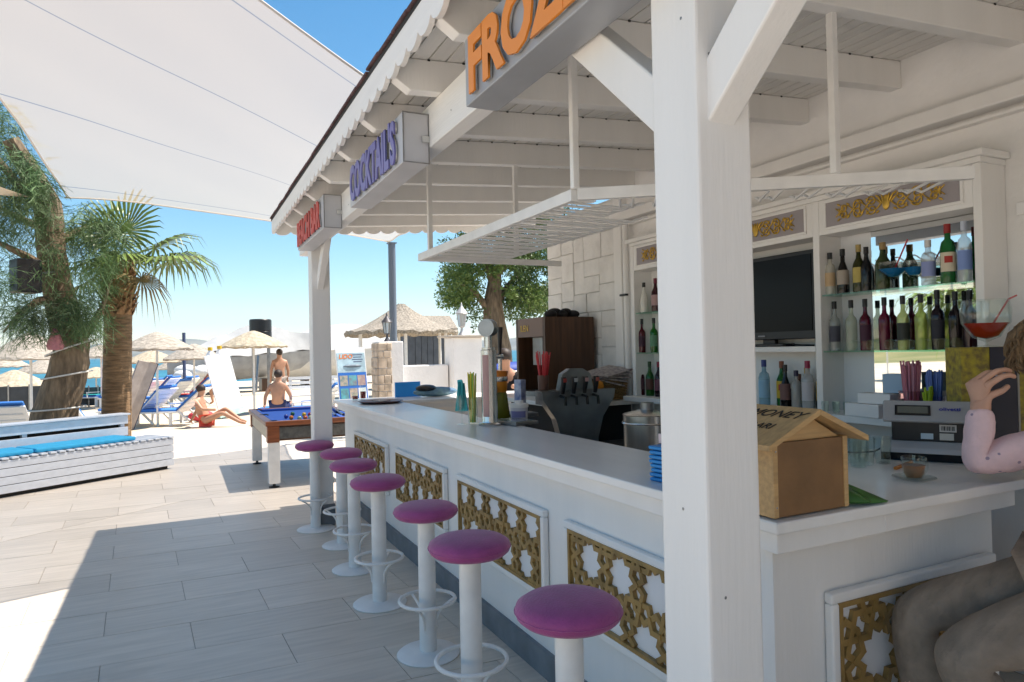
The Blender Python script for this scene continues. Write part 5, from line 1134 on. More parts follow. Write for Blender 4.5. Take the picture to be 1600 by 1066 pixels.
straw_umbrella(303, 539, 562, 43, 23.5, m_straw, 'grey straw umbrella above the sunbathing woman')
straw_umbrella(396, 519, 543, 50, 20.5, m_strawy, 'warm straw umbrella above the white leaning board')
straw_umbrella(185, 566, 582, 26, 44, m_straw, 'small far straw umbrella by the water')
# umbrellas seen only in the mirror
for k, (x, y) in enumerate(((-16, 14), (-19, 18.5), (-13, 19))):
    u = thing('straw_umbrella', ['straw umbrella on the seaward lawn reflected beside the straw cups', 'second straw umbrella on the seaward lawn in the mirror', 'third straw umbrella on the seaward lawn in the mirror'][k], 'beach umbrella', (x, y, 0), 0, 'straw beach umbrellas')
    MB().lathe([(1.25, 1.75), (.7, 2.02), (.1, 2.3), (0, 2.36)], (x, y, 0), 28).build('canopy', m_straw, u, smooth=True); MB().tube([(x, y, 0), (x, y, 2.2)], .03, 8).build('pole', m_metalw, u)
# ------------------------------------------------------------------ loungers
def make_lounger(back=.75, cush=True, cm=None):
    l = thing('sun_lounger', '', 'sun lounger')
    fr = MB(); fr.box(-.32, .32, -.95, .35, .29, .33).build('seat_frame', m_plastic, l, bevel=.01)
    bk = MB(); cb_, sb_ = math.cos(back), math.sin(back)
    Rk = Matrix.Rotation(back, 3, 'X')
    MB().obb(Vector((0, .35, .31)) + Rk @ Vector((0, .4, .0)), (.62, .8, .035), Rk).build('backrest', m_plastic, l, bevel=.01)
    for k in range(4): MB().obb(Vector((0, .35, .31)) + Rk @ Vector((0, .16 + .15 * k, -.024)), (.5, .03, .012), Rk).build('back_rib', M('rib_grey_plastic', (.7, .7, .7), .5) if k == 0 else bpy.data.materials['rib_grey_plastic'], l)  # ribs in a slightly greyer plastic than the frame
    for (x, y) in ((-.28, -.85), (.28, -.85), (-.28, .2), (.28, .2)): MB().prism([(x - .035, y - .03), (x + .035, y - .03), (x + .035, y + .03), (x - .035, y + .03)], lambda u, v, ww: (u, v, ww), 0, .29).build('leg', m_plastic, l, bevel=.008)
    for x in (-.3, .3): MB().bar((x, .38, .33), (x, .75, .03), .035, .05).build('prop', m_plastic, l, bevel=.006)
    for x in (-.33, .33): MB().bar((x, -.1, .48), (x, .35, .5), .05, .03).bar((x, -.08, .3), (x, -.08, .48), .03, .04).build('armrest', m_plastic, l, bevel=.006)
    if cush:
        MB().box(-.28, .28, -.93, .34, .333, .38).build('cushion', cm or m_bluep, l, bevel=.015); MB().obb(Vector((0, .34, .345)) + Rk @ Vector((0, .42, .025)), (.56, .82, .045), Rk).build('cushion', cm or m_bluep, l, bevel=.015)
    return l
L0 = make_lounger()
LG = [(262, 668, 18.3, -2.0, 'white plastic sun lounger with blue cushion beside the sunbathing woman'), (215, 660, 19.0, -2.3, 'sun lounger half hidden behind the leaning grey panel'), (470, 655, 16.8, -2.05, 'sun lounger with blue patterned towel behind the pool table'), (135, 650, 15.5, 2.7, 'sun lounger between the tamarisk and the palm'), (38, 655, 14.6, 3.0, 'sun lounger with its back turned beside the tamarisk trunk'), (250, 620, 24, -2.2, 'sun lounger under the broad straw umbrella'), (225, 600, 29, -1.9, 'far sun lounger with blue cushion in the sun'), (270, 606, 27, -2.4, 'far sun lounger beside the stack of white floats'), (70, 605, 30, -2.2, 'far sun lounger with a red towel behind the windbreak')]
for k, (px, py, Y, rz, lb) in enumerate(LG):
    p = at(px, py, Y)
    if k == 0: L0.location = (p.x, p.y, -.01); L0.rotation_euler = (0, 0, rz); L0['label'] = lb; L0['group'] = 'sun loungers on the beach'
    else: copy_thing(L0, (p.x, p.y, -.01), rz, lb)
for k, (px, py, Y, rz, lb) in enumerate(((205, 622, 25.5, -2.1, 'far sun lounger with a pink towel by the palm'), (238, 612, 27.5, -2.2, 'far sun lounger with a violet towel'), (285, 622, 24.5, -2.0, 'far sun lounger with a scarlet towel'), (150, 618, 27, -2.1, 'far sun lounger with a turquoise towel between the trunks'), (190, 598, 33, -2.3, 'far sun lounger with an orange towel by the water'))):
    p = at(px, py, Y); copy_thing(L0, (p.x, p.y, -.01), rz, lb); Rk = rotz(rz)
    o = MB().obb(Vector((p.x, p.y, .395)) + Rk @ Vector((0, -.3, 0)), (.6, 1.0, .02), Rk).obb(Vector((p.x, p.y, .345)) + Rk @ (Vector((0, .35, 0)) + Matrix.Rotation(.75, 3, 'X') @ Vector((0, .4, .06))), (.58, .7, .02), Rk @ Matrix.Rotation(.75, 3, 'X')).build('beach_towel', M('towel' + str(k), [(.6, .15, .25), (.2, .06, .4), (.6, .05, .04), (.03, .4, .42), (.65, .25, .04)][k], .9))
    tag(o, ['pink towel spread over a far lounger', 'violet towel spread over a far lounger', 'scarlet towel spread over a far lounger', 'turquoise towel spread over a far lounger', 'orange towel spread over a far lounger'][k], 'towel')
straw_umbrella(275, 561, 577, 30, 38, m_straw, 'far grey straw umbrella behind the sunbathing woman')
straw_umbrella(215, 580, 594, 27, 40, m_strawy, 'far small yellow straw umbrella by the palm trunk')
straw_umbrella(110, 570, 585, 28, 42, m_strawy, 'far yellow straw umbrella right behind the tamarisk trunk')
straw_umbrella(-2, 552, 574, 40, 30, m_straw, 'grey straw umbrella cut by the bench end of the beach')
# ------------------------------------------------------------------ people
def skin(name, V, E, root, mat, parent, sub=2, smooth=True):
    ks = list(V); me = bpy.data.meshes.new(name); me.from_pydata([V[k][:3] for k in ks], [(ks.index(a), ks.index(b)) for a, b in E], [])
    o = bpy.data.objects.new(name, me); COL.objects.link(o); o.parent = parent
    o.modifiers.new('skin', 'SKIN').use_smooth_shade = True
    sv = me.skin_vertices[0].data if me.skin_vertices else None
    if sv is None:
        bm = bmesh.new(); bm.from_mesh(me); bm.verts.layers.skin.verify(); bm.to_mesh(me); bm.free(); sv = me.skin_vertices[0].data
    for i, k in enumerate(ks):
        r = V[k][3]; r = r if isinstance(r, tuple) else (r, r); sv[i].radius = r; sv[i].use_root = (k == root)
    s = o.modifiers.new('sub', 'SUBSURF'); s.levels = sub; s.render_levels = sub
    me.materials.append(mat); return o
E_BODY = [('pel', 'spi'), ('spi', 'che'), ('che', 'nec'), ('nec', 'hea'), ('hea', 'top')] + [e for s in 'LR' for e in (('che', 'sh' + s), ('sh' + s, 'el' + s), ('el' + s, 'wr' + s), ('wr' + s, 'ha' + s), ('pel', 'hi' + s), ('hi' + s, 'kn' + s), ('kn' + s, 'an' + s), ('an' + s, 'to' + s))]
RAD = dict(pel=.13, spi=.12, che=.135, nec=.055, hea=.085, top=.07, sh=.06, el=.042, wr=.03, ha=.036, hi=.09, kn=.058, an=.04, to=.035)
STAND = dict(pel=(0, 0, .95), spi=(0, 0, 1.12), che=(0, .01, 1.34), nec=(0, 0, 1.5), hea=(0, .02, 1.6), top=(0, .02, 1.7), shL=(-.18, 0, 1.4), elL=(-.24, .0, 1.12), wrL=(-.24, .08, .88), haL=(-.24, .1, .78), shR=(.18, 0, 1.4), elR=(.25, 0, 1.12), wrR=(.25, .08, .88), haR=(.25, .1, .78), hiL=(-.09, 0, .88), knL=(-.1, .02, .5), anL=(-.1, 0, .08), toL=(-.1, .14, .03), hiR=(.09, 0, .88), knR=(.1, .02, .5), anR=(.1, 0, .08), toR=(.1, .14, .03))
SIT = dict(STAND, pel=(0, 0, .46), spi=(0, -.03, .62), che=(0, -.02, .84), nec=(0, 0, 1.0), hea=(0, .03, 1.1), top=(0, .03, 1.2), shL=(-.18, -.02, .9), elL=(-.26, -.12, .66), wrL=(-.24, -.2, .46), haL=(-.24, -.24, .42), shR=(.18, -.02, .9), elR=(.25, .08, .68), wrR=(.18, .28, .6), haR=(.15, .36, .58), hiL=(-.1, .04, .44), knL=(-.12, .42, .5), anL=(-.12, .62, .14), toL=(-.12, .76, .06), hiR=(.1, .04, .44), knR=(.12, .42, .48), anR=(.14, .68, .12), toR=(.14, .82, .05))
def person(label, loc, rz, pose, clothes, hairm, skinm=None, scale=1.):
    t_ = thing('person', label, 'person', loc, rz); t_.scale = (scale,) * 3
    V = {k: (*p, RAD[k] if k in RAD else RAD[k[:2]]) for k, p in pose.items()}
    bo = skin('body', V, E_BODY, 'pel', skinm or m_skin, t_)
    h = Vector(pose['hea']); tp = Vector(pose['top']); f_ = MB(); f_.ell(h.lerp(tp, .62) + Vector((0, -.025, .02)), (.095, .105, .1), 14, 10); o = f_.build('hair', hairm, t_, smooth=True); o.matrix_parent_inverse = Matrix.Identity(4)
    for nm, keys, ed, gr, m in clothes:
        VV = {}
        for k in keys:
            if isinstance(k, tuple): a, b2, f = k; p = Vector(pose[a]).lerp(Vector(pose[b2]), f); r = (V[a][3] * (1 - f) + V[b2][3] * f); VV[a + b2] = (*p, r + gr)
            else: VV[k] = (*pose[k], V[k][3] + gr)
        skin(nm, VV, ed, list(VV)[0], m, t_, 2)
    return t_
shorts = lambda m: ('shorts', ['pel', 'hiL', 'hiR', ('hiL', 'knL', .6), ('hiR', 'knR', .6)], [('pel', 'hiL'), ('pel', 'hiR'), ('hiL', 'hiLknL'), ('hiR', 'hiRknR')], .018, m)
shirt = lambda m: ('shirt', ['che', 'spi', ('pel', 'spi', .2), 'shL', 'shR', ('shL', 'elL', .6), ('shR', 'elR', .6)], [('che', 'spi'), ('spi', 'pelspi'), ('che', 'shL'), ('che', 'shR'), ('shL', 'shLelL'), ('shR', 'shRelR')], .016, m)
m_green = M('green_cloth', (.04, .2, .04), .8); m_wcloth = M('white_cloth', (.72, .72, .72), .8); m_bik = M('coral_swimwear', (.65, .08, .05), .6)
brief = lambda m: ('briefs', ['pel', 'hiL', 'hiR'], [('pel', 'hiL'), ('pel', 'hiR')], .012, m)
top_ = lambda m: ('bikini_top', ['che', ('che', 'spi', .25)], [('che', 'chespi')], .012, m)
SITLOW = dict(SIT, pel=(0, 0, .14), spi=(0, -.08, .3), che=(0, -.14, .52), nec=(0, -.12, .68), hea=(0, -.08, .78), top=(0, -.07, .88), shL=(-.18, -.14, .58), elL=(-.26, -.3, .36), wrL=(-.24, -.42, .12), haL=(-.24, -.46, .06), shR=(.18, -.14, .58), elR=(.25, .02, .4), wrR=(.2, .24, .38), haR=(.18, .32, .38), hiL=(-.1, .04, .13), knL=(-.12, .42, .38), anL=(-.12, .76, .1), toL=(-.12, .9, .06), hiR=(.1, .04, .13), knR=(.12, .44, .3), anR=(.14, .84, .08), toR=(.14, .98, .05))
p = at(321, 650, 17.3); person('woman in a coral bikini sitting on the sand with her knees up', (p.x, p.y, .0), -2.0, SITLOW, [brief(m_bik), top_(m_bik)], m_hair)
p = at(425, 665, 16.6); person('shirtless man sitting on a lounger with his back turned', (p.x + .15, p.y, -.02), -.55, SIT, [shorts(M('navy_cloth', (.03, .04, .12), .8))], m_hair)
p = at(438, 648, 21); person('shirtless man standing with his back turned behind the seated man', (p.x, p.y, 0), .1, STAND, [shorts(M('beige_cloth', (.4, .34, .3), .8))], m_hair)
p = at(338, 632, 24.5); person('man in white shirt and green shorts walking by the white board', (p.x, p.y, 0), .9, dict(STAND, knL=(-.1, .14, .52), anL=(-.1, .05, .1), toL=(-.1, .18, .04), knR=(.1, .03, .5), anR=(.1, -.18, .1), toR=(.1, -.06, .03), wrL=(-.24, .2, .92), haL=(-.24, .27, .86)), [shorts(m_green), shirt(m_wcloth)], m_hair)
# bar guest in black beyond the far arm of the counter
p = at(800, 640, 7.75); BARM = dict(SIT, pel=(0, 0, .82), spi=(0, .02, .98), che=(0, .05, 1.2), nec=(0, .08, 1.36), hea=(0, .13, 1.44), top=(0, .13, 1.55), shL=(-.18, .05, 1.26), elL=(-.3, .2, 1.12), wrL=(-.14, .36, 1.15), haL=(-.06, .42, 1.15), shR=(.18, .05, 1.26), elR=(.28, .22, 1.1), wrR=(.12, .36, 1.14), haR=(.05, .42, 1.14), hiL=(-.1, .04, .8), knL=(-.14, .3, .82), anL=(-.14, .26, .4), toL=(-.14, .36, .34), hiR=(.1, .04, .8), knR=(.14, .3, .82), anR=(.14, .26, .4), toR=(.14, .36, .34))
person('man in a black shirt leaning on the far arm of the bar', (p.x, 7.95, 0), 2.75, BARM, [shirt(m_blackc), shorts(m_blackc)], m_hair)
copy_thing(st0, (p.x + .0, 7.98, 0), .4, 'purple bar stool under the man in black')
# ------------------------------------------------------------------ woman at the right end of the counter
wm = thing('person', 'woman in a dotted pink cardigan and khaki trousers leaning her elbow on the counter', 'person', (2.4, 1.05, 0))
inv = wm.matrix_basis.inverted()
W = dict(pel=(2.42, 1.06, .88, .14), spi=(2.56, 1.1, 1.02, .13), che=(2.72, 1.16, 1.2, .135), nec=(2.8, 1.25, 1.36, .055), hea=(2.83, 1.33, 1.46, .09), top=(2.85, 1.36, 1.56, .075),
         shL=(2.7, 1.3, 1.25, .06), elL=(2.505, 1.462, 1.16, .034), flL=(2.535, 1.45, 1.26, .04), wrL=(2.548, 1.45, 1.37, (.024, .03)), paL=(2.545, 1.455, 1.42, (.018, .034)),
         shR=(2.78, 1.0, 1.25, .06), elR=(2.62, .86, 1.02, .045), wrR=(2.4, .92, .95, .03), haR=(2.33, .95, .95, .032),
         hiL=(2.38, 1.16, .84, .112), knL=(2.07, 1.41, .745, .066), anL=(2.06, 1.36, .38, .042), toL=(1.94, 1.36, .31, .036),
         hiR=(2.38, 1.02, .83, .112), knR=(1.94, 1.2, .72, .07), anR=(2.08, 1.13, .42, .042), toR=(1.96, 1.12, .33, .036))
EW = [('pel', 'spi'), ('spi', 'che'), ('che', 'nec'), ('nec', 'hea'), ('hea', 'top'), ('che', 'shL'), ('shL', 'elL'), ('elL', 'flL'), ('flL', 'wrL'), ('wrL', 'paL'), ('che', 'shR'), ('shR', 'elR'), ('elR', 'wrR'), ('wrR', 'haR'), ('pel', 'hiL'), ('hiL', 'knL'), ('knL', 'anL'), ('anL', 'toL'), ('pel', 'hiR'), ('hiR', 'knR'), ('knR', 'anR'), ('anR', 'toR')]
# hand of the raised arm: palm upright, fingers bent over towards the face
fing = {'i': ((2.556, 1.425, 1.445), (2.592, 1.40, 1.472), (2.63, 1.395, 1.475), (2.655, 1.392, 1.466)), 'm': ((2.55, 1.445, 1.455), (2.588, 1.42, 1.489), (2.633, 1.412, 1.494), (2.662, 1.408, 1.486)), 'r': ((2.545, 1.466, 1.455), (2.58, 1.445, 1.484), (2.622, 1.436, 1.484), (2.648, 1.432, 1.474)), 'l': ((2.538, 1.483, 1.443), (2.566, 1.47, 1.462), (2.597, 1.462, 1.458), (2.615, 1.458, 1.447)), 't': ((2.562, 1.428, 1.405), (2.595, 1.405, 1.42), (2.622, 1.396, 1.44))}
for f, pts in fing.items():
    prev = 'paL' if f != 't' else 'wrL'
    for i, q in enumerate(pts): k = f + str(i); W[k] = (*q, (.0125, .0105, .0092, .0075)[i] if f != 't' else (.015, .012, .009)[i]); EW.append((prev, k)); prev = k
def wskin(nm, V, E, root, m, sub=2):
    o = skin(nm, V, E, root, m, wm, sub); o.matrix_parent_inverse = inv; return o
wskin('body', W, EW, 'pel', m_skinl)
def grow(keys, g): return {k: (*W[k][:3], (W[k][3] if not isinstance(W[k][3], tuple) else max(W[k][3])) + g) for k in keys}
cv = grow(['spi', 'che', 'shL', 'shR', 'elL', 'flL', 'elR'], .014); cv['cuL'] = (2.546, 1.45, 1.365, .043); cv['cuR'] = (2.44, .91, .96, .042); cv['wai'] = (2.47, 1.07, .92, .155); cv['col'] = (2.78, 1.22, 1.31, .08)
cv['elL'] = (2.50, 1.462, 1.162, .06)
wskin('cardigan', cv, [('spi', 'che'), ('che', 'shL'), ('shL', 'elL'), ('elL', 'flL'), ('flL', 'cuL'), ('che', 'shR'), ('shR', 'elR'), ('elR', 'cuR'), ('spi', 'wai'), ('che', 'col')], 'che', m_pink)
tv_ = grow(['pel', 'hiL', 'knL', 'hiR', 'knR'], .012); tv_['anL'] = (2.1, 1.36, .43, .078); tv_['anR'] = (2.12, 1.135, .45, .078)
wskin('trousers', tv_, [('pel', 'hiL'), ('hiL', 'knL'), ('knL', 'anL'), ('pel', 'hiR'), ('hiR', 'knR'), ('knR', 'anR')], 'pel', m_khaki)
for nm_, st_v, sz in (('trousers', .005, .05), ('cardigan', .008, .035)):
    o = [c for c in wm.children if c.name.startswith(nm_)][0]; tx = bpy.data.textures.new(nm_, 'CLOUDS'); tx.noise_scale = sz; tx.noise_depth = 2
    o.modifiers['sub'].levels = 3; o.modifiers['sub'].render_levels = 4 if nm_ == 'trousers' else 3; dm = o.modifiers.new('folds', 'DISPLACE'); dm.texture = tx; dm.strength = st_v; dm.mid_level = .5
wskin('scarf', {'a': (2.62, 1.2, 1.1, .05), 'b': (2.66, 1.26, 1.22, .06), 'c': (2.74, 1.24, 1.33, .06), 'd': (2.6, 1.17, .98, .04)}, [('d', 'a'), ('a', 'b'), ('b', 'c')], 'b', M('pale_scarf', (.62, .5, .55), .85, var=.1, nscale=20, bump=.4, bscale=40))
def wp(b, nm, m, sm=True):
    return b.build(nm, m, wm, smooth=sm)
hc = Vector((2.845, 1.36, 1.545))
hb = MB(); hb.ell(hc + Vector((-.015, .02, .025)), (.118, .12, .115), 22, 14)
for i, v in enumerate(hb.v):
    d = Vector(v) - hc; hb.v[i] = tuple(hc + d * (1 + .05 * math.sin(d.x * 90 + d.z * 40) + U(-.02, .02)))
for k in range(150):
    a = U(0, 6.28); e = U(-.5, 1.2); d = Vector((math.cos(a) * math.cos(e), math.sin(a) * math.cos(e), math.sin(e))); s_ = hc + Vector((-.015, .02, .025)) + d * .112
    if d.x > .35 and d.z < .3: continue
    q = s_ + d * .012 + Vector((0, 0, -.05)) + Vector((U(-.02, .02), U(-.02, .02), 0)); hb.tube([s_, s_.lerp(q, .5) + d * .012, q], [.008, .006, .002], 5)
wp(hb, 'hair', m_hairb)
ear = Vector((2.765, 1.315, 1.5)); wp(MB().ell(ear, (.012, .02, .03), 10, 8), 'ear', m_skinl)
wp(MB().tube([ear + Vector((-.012, .022 * math.sin(a), -.05 + .024 * math.cos(a))) for a in [2 * math.pi * k / 20 for k in range(21)]], .0028, 8), 'hoop_earring', m_chrome)
fc = MB(); fc.ell(hc + Vector((.06, -.0, -.01)), (.07, .075, .1), 16, 12); wp(fc, 'face', m_skinl)
fd = MB(); fd.ell(hc + Vector((.135, -.01, -.015)), (.014, .012, .022), 8, 6); wp(fd, 'nose', m_skinl)
for s in (-1, 1): wp(MB().ell(hc + Vector((.118, .032 * s - .005, .01)), (.01, .014, .009), 8, 6), 'eye', m_plastic)
wp(MB().ell(hc + Vector((.122, -.005, -.052)), (.008, .024, .008), 8, 5), 'mouth', M('lips', (.4, .12, .1), .5))
# ------------------------------------------------------------------ boards and beach furniture
lb0 = at(372, 652, 19.3); wb = thing('leaning_board', 'tall white board with a green foot leaning on the sand', 'board', tuple(lb0))
RW = rotz(.45) @ Matrix.Rotation(-.22, 3, 'X') @ Matrix.Rotation(-.14, 3, 'Y'); wc = Vector((lb0.x - .12, lb0.y, 0))
MB().obb(wc + RW @ Vector((0, 0, .95)), (.7, .04, 1.5), RW).build('panel', m_plastic, wb, bevel=.01); MB().obb(wc + RW @ Vector((0, 0, .13)), (.7, .042, .16), RW).build('green_foot', M('mint_paint', (.35, .62, .5), .5, nscale=5, col2=(.6, .75, .7)), wb)
MB().bar(wc + RW @ Vector((-.25, .02, 1.3)), wc + Vector((-.2, .75, 0)), .04, .03).build('rear_leg', m_steeld, wb)
for k in range(2):
    c = wc + RW @ Vector((-.14 + .26 * k, .05, 1.72)); o = MB().lathe([(.1, -.28), (.1, .0), (.05, .1), (.045, .16)], tuple(c), 14).build('white_float', m_plastic, smooth=True)
    tag(o, ['white float with yellow neck standing behind the leaning board', 'second white float with yellow neck behind the leaning board'][k], 'float', 'floats behind the leaning board'); MB().lathe([(.06, .12), (.06, .2), (0, .21)], tuple(c), 12).build('neck', M('yellow_red' + str(k), (.65, .42, .03), .5), o, smooth=True)
g0 = at(232, 668, 17.3); gp = thing('weathered_panel', 'weathered grey panel with dark edge leaning beside the palm', 'panel', (g0.x, g0.y, 0))
RG = rotz(.95) @ Matrix.Rotation(.3, 3, 'X') @ Matrix.Rotation(.16, 3, 'Y'); MB().obb(Vector((g0.x - .25, g0.y + .1, .76)), (.65, .035, 1.56), RG).build('board', M('weathered_ply', (.36, .31, .28), .8, var=.15, nscale=5), gp); MB().obb(Vector((g0.x - .25, g0.y + .1, .76)) + RG @ Vector((.327, 0, 0)), (.02, .05, 1.58), RG).build('edge_strip', M('navy_edge', (.05, .06, .12), .5), gp)
rbp = at(370, 672, 17.6); o = MB().ell((lb0.x - .9, lb0.y - .55, .12), (.3, .2, .14), 14, 9).build('red_bag', M('red_bag', (.5, .05, .07), .7, var=.1), smooth=True); tag(o, 'soft red beach bag on the sand by the sunbathing woman', 'bag')
# low dark windbreak and the pale one
for k, (px0, px1, pya, pyb, Y, lab_) in enumerate(((-20, 78, 606, 628, 26, 'dark grey canvas windbreak behind the bench at the left'), (124, 168, 606, 622, 27, 'dark grey canvas windbreak between the two trunks'))):
    a, b_ = at(px0, pyb, Y), at(px1, pyb, Y); z1 = at(px0, pya, Y).z
    wbk = thing('windbreak', lab_, 'windbreak', (a.x, a.y, 0)); MB().box(a.x, b_.x, Y - .02, Y + .02, .02, z1).build('canvas', M('grey_canvas', (.06, .065, .07), .9, var=.2, nscale=3), wbk)
    for q in range(4): x = a.x + (b_.x - a.x) * q / 3; MB().tube([(x, Y - .04, -.05), (x, Y - .04, z1 + .06)], .025, 8).build('post', m_steeld, wbk)
# white slatted fence seat behind the loungers
fs = thing('white_slat_seat', 'white slatted bench in front of the covered boat', 'bench', tuple(at(470, 640, 20)))
a = at(453, 610, 20); b_ = at(560, 610, 20)
for k in range(3): MB().box(a.x, b_.x, 20.3 - .02, 20.3 + .02, .62 + .13 * k, .70 + .13 * k).build('back_slat', m_plastic, fs)
MB().box(a.x, b_.x, 19.8, 20.28, .42, .46).build('seat', m_plastic, fs)
for q in range(4): x = a.x + .06 + (b_.x - a.x - .12) * q / 3; MB().box(x - .04, x + .04, 20.322, 20.36, -.03, .96).build('post', m_plastic, fs)
# heap of white floats
for k in range(16):
    px, py = U(282, 345), U(578, 604); p = at(px, py, 31 + U(-1, 1)); r = U(.25, .42); o = MB().ell((p.x, p.y, max(p.z, r * .6)), (r * 1.5, r, r * .75), 12, 8, rotz(U(0, 3))).build('white_sack', M('sack' + str(k), (.68, .68, .66), .8, bump=.5, bscale=4) if k == 0 else bpy.data.materials['sack0'], smooth=True)
    tag(o, 'bulging white sack in the heap beside the boats', 'sack', 'heap of white sacks')
# ------------------------------------------------------------------ boats laid up ashore
def rk_(f, z, k, sh): return 1.1 * f ** 4 * (z - k) / (sh - k)
def boat(label, px0, px1, py_keel, py_sheer, py_top, Y, hullm, coverm, ridge=.5):
    a, b_ = at(px0, py_keel, Y), at(px1, py_keel, Y); L = b_.x - a.x; zs = at((px0 + px1) / 2, py_sheer, Y).z; zt = at((px0 + px1) / 2, py_top, Y).z; zk = max(.25, a.z)
    t_ = thing('laid_up_boat', label, 'boat', ((a.x + b_.x) / 2, Y, 0)); n = 18; hb_ = MB(); cv_ = MB(); ring = []
    for i in range(n + 1):
        f = i / n; x = a.x + L * f; wd = 1.25 * (math.sin(math.pi * min(1, f * .62 + .36)) ** .6) * (1 - .93 * f ** 5); sh = zs + .35 * f ** 2; k = zk + .5 * f ** 3
        for (yy, zz) in ((0, k), (.55 * wd, k + .12 * (sh - k)), (.9 * wd, k + .5 * (sh - k)), (wd, sh)): hb_.v.append((x + rk_(f, zz, k, sh), Y - yy, zz))
        for (yy, zz) in ((0, k), (.55 * wd, k + .12 * (sh - k)), (.9 * wd, k + .5 * (sh - k)), (wd, sh)): hb_.v.append((x + rk_(f, zz, k, sh), Y + yy, zz))
        rz2 = sh + (zt - sh) * max(0, 1 - abs((f - ridge) / (.62 if f < ridge else .75)) ** 1.05) + .04
        for q in range(9): g = q / 8; yy = -wd * 1.04 + 2.08 * wd * g; cv_.v.append((x + rk_(f, sh, k, sh), Y + yy, sh + .012 + (rz2 - sh) * (1 - abs(2 * g - 1) ** 1.05) + .05 * math.sin(i * 1.7 + q)))
    for i in range(n):
        o_ = i * 8
        for q in range(3): hb_.f += [(o_ + q, o_ + 8 + q, o_ + 9 + q, o_ + 1 + q), (o_ + 4 + q, o_ + 5 + q, o_ + 13 + q, o_ + 12 + q)]
        for q in range(8): cv_.f.append((i * 9 + q, i * 9 + q + 1, i * 9 + q + 10, i * 9 + q + 9))
    hb_.f.append((0, 1, 2, 3, 7, 6, 5, 4)); hb_.build('hull', hullm, t_, smooth=True); cv_.build('cover', coverm, t_, smooth=True, fix=False)
    for f in (.25, .7): x = a.x + L * f; MB().box(x - .12, x + .12, Y - .7, Y + .7, -.05, zk + .1).build('cradle', m_darkwood, t_)
    for f in (.3, .62): x = a.x + L * f; MB().bar((x, Y - 1.45, 0), (x + .15, Y - 1.15, zs + .1), .08, .08).build('prop', m_steeld, t_)
m_hullw = M('hull_white', (.62, .62, .6), .4, var=.08, nscale=2); m_tarp = M('cream_tarp', (.46, .46, .45), .8, var=.08, nscale=2, bump=.4, bscale=4); m_tarpg = M('grey_tarp', (.42, .42, .43), .8, var=.15, nscale=1.5, bump=.5, bscale=3); m_hullg = M('hull_grey', (.3, .31, .32), .5, var=.2, nscale=2)
boat('grey hulled boat under a pale tarpaulin ridge behind the umbrellas', 262, 470, 600, 560, 508, 33, m_hullg, m_tarp, .62)
boat('long white boat with cream cover behind the far post', 400, 680, 606, 548, 506, 37, m_hullw, m_tarp, .45)
bpos = at(407, 515, 30); bb = MB().lathe([(.42, -.42), (.44, -.4), (.44, -.1), (.42, -.08), (.44, -.06), (.44, .38), (.4, .42), (0, .43)], tuple(bpos), 20); o = bb.build('black_barrel', m_black, smooth=True); tag(o, 'black plastic barrel on a stand above the boats', 'barrel')
st_ = thing('barrel_stand', 'slim steel stand carrying the black barrel', 'stand', (bpos.x, bpos.y, 0))
for (dx, dy) in ((-.3, -.3), (.3, -.3), (.3, .3), (-.3, .3)): MB().bar((bpos.x + dx, bpos.y + dy, -.05), (bpos.x + dx, bpos.y + dy, bpos.z - .45), .06, .06, (1, 0, 0)).build('leg', m_steeld, st_)
MB().box(bpos.x - .4, bpos.x + .4, bpos.y - .4, bpos.y + .4, bpos.z - .449, bpos.z - .422).build('deck', m_steeld, st_)
a = at(287, 520, 29); mast = MB().tube([(a.x, a.y, -.1), (a.x, a.y, a.z)], .06, 8).build('mooring_post', M('navy_post', (.05, .07, .14), .5), smooth=True); tag(mast, 'thin navy post standing between two straw umbrellas', 'post')
# ------------------------------------------------------------------ thatched hut, shed, kayak beyond the wall
hc_ = at(628, 523, 24); hut = thing('thatched_hut', 'open thatched hut with a peaked reed roof beyond the garden wall', 'hut', (hc_.x, hc_.y, 0)); Rh = 84 / 1067 * 25.5; hz_ = at(628, 482, 24).z - hc_.z
b = MB(); n = 48
for i, f in enumerate((.02, .08, .2, .4, .6, .8, .93, 1.0)):
    for j in range(n): th = 2 * math.pi * j / n; z = hz_ * (1 - f) ** 1.5 * 1.0 + (hz_ * .1 * (1 - f)); b.v.append((hc_.x + Rh * f * math.cos(th) * (1 + U(-.015, .015)), hc_.y + Rh * f * math.sin(th) * (1 + U(-.015, .015)), hc_.z + z + (U(-.09, .03) if i == 7 else U(-.02, .02))))
for i in range(7):
    for j in range(n): j2 = (j + 1) % n; b.f.append((i * n + j, i * n + j2, (i + 1) * n + j2, (i + 1) * n + j))
o = b.build('reed_roof', m_thatch, hut, fix=False); md = o.modifiers.new('s', 'SOLIDIFY'); md.thickness = .12; md.offset = -1
fz = MB()
for k in range(900):
    a = U(0, 6.28); f = U(.35, 1.0); z = hz_ * (1 - f) ** 1.5 + hz_ * .1 * (1 - f); p = Vector((hc_.x + Rh * f * math.cos(a), hc_.y + Rh * f * math.sin(a), hc_.z + z + .02)); d = Vector((math.cos(a), math.sin(a), -.45)).normalized(); s_ = Vector((-math.sin(a), math.cos(a), 0)) * .012; q = p + d * U(.12, .28) + Vector((U(-.05, .05), U(-.05, .05), U(0, .05))); fz.add([p - s_, p + s_, q], [(0, 1, 2)])
tag(fz.build('loose_reeds', m_thatch, hut, fix=False), kind='stuff')
for k in range(6): a = 6.283 * k / 6 + .3; x, y = hc_.x + Rh * .85 * math.cos(a), hc_.y + Rh * .85 * math.sin(a); MB().tube([(x, y, -.05), (x, y, hc_.z + .12)], .055, 10).build('pole', m_metalw, hut, smooth=True)
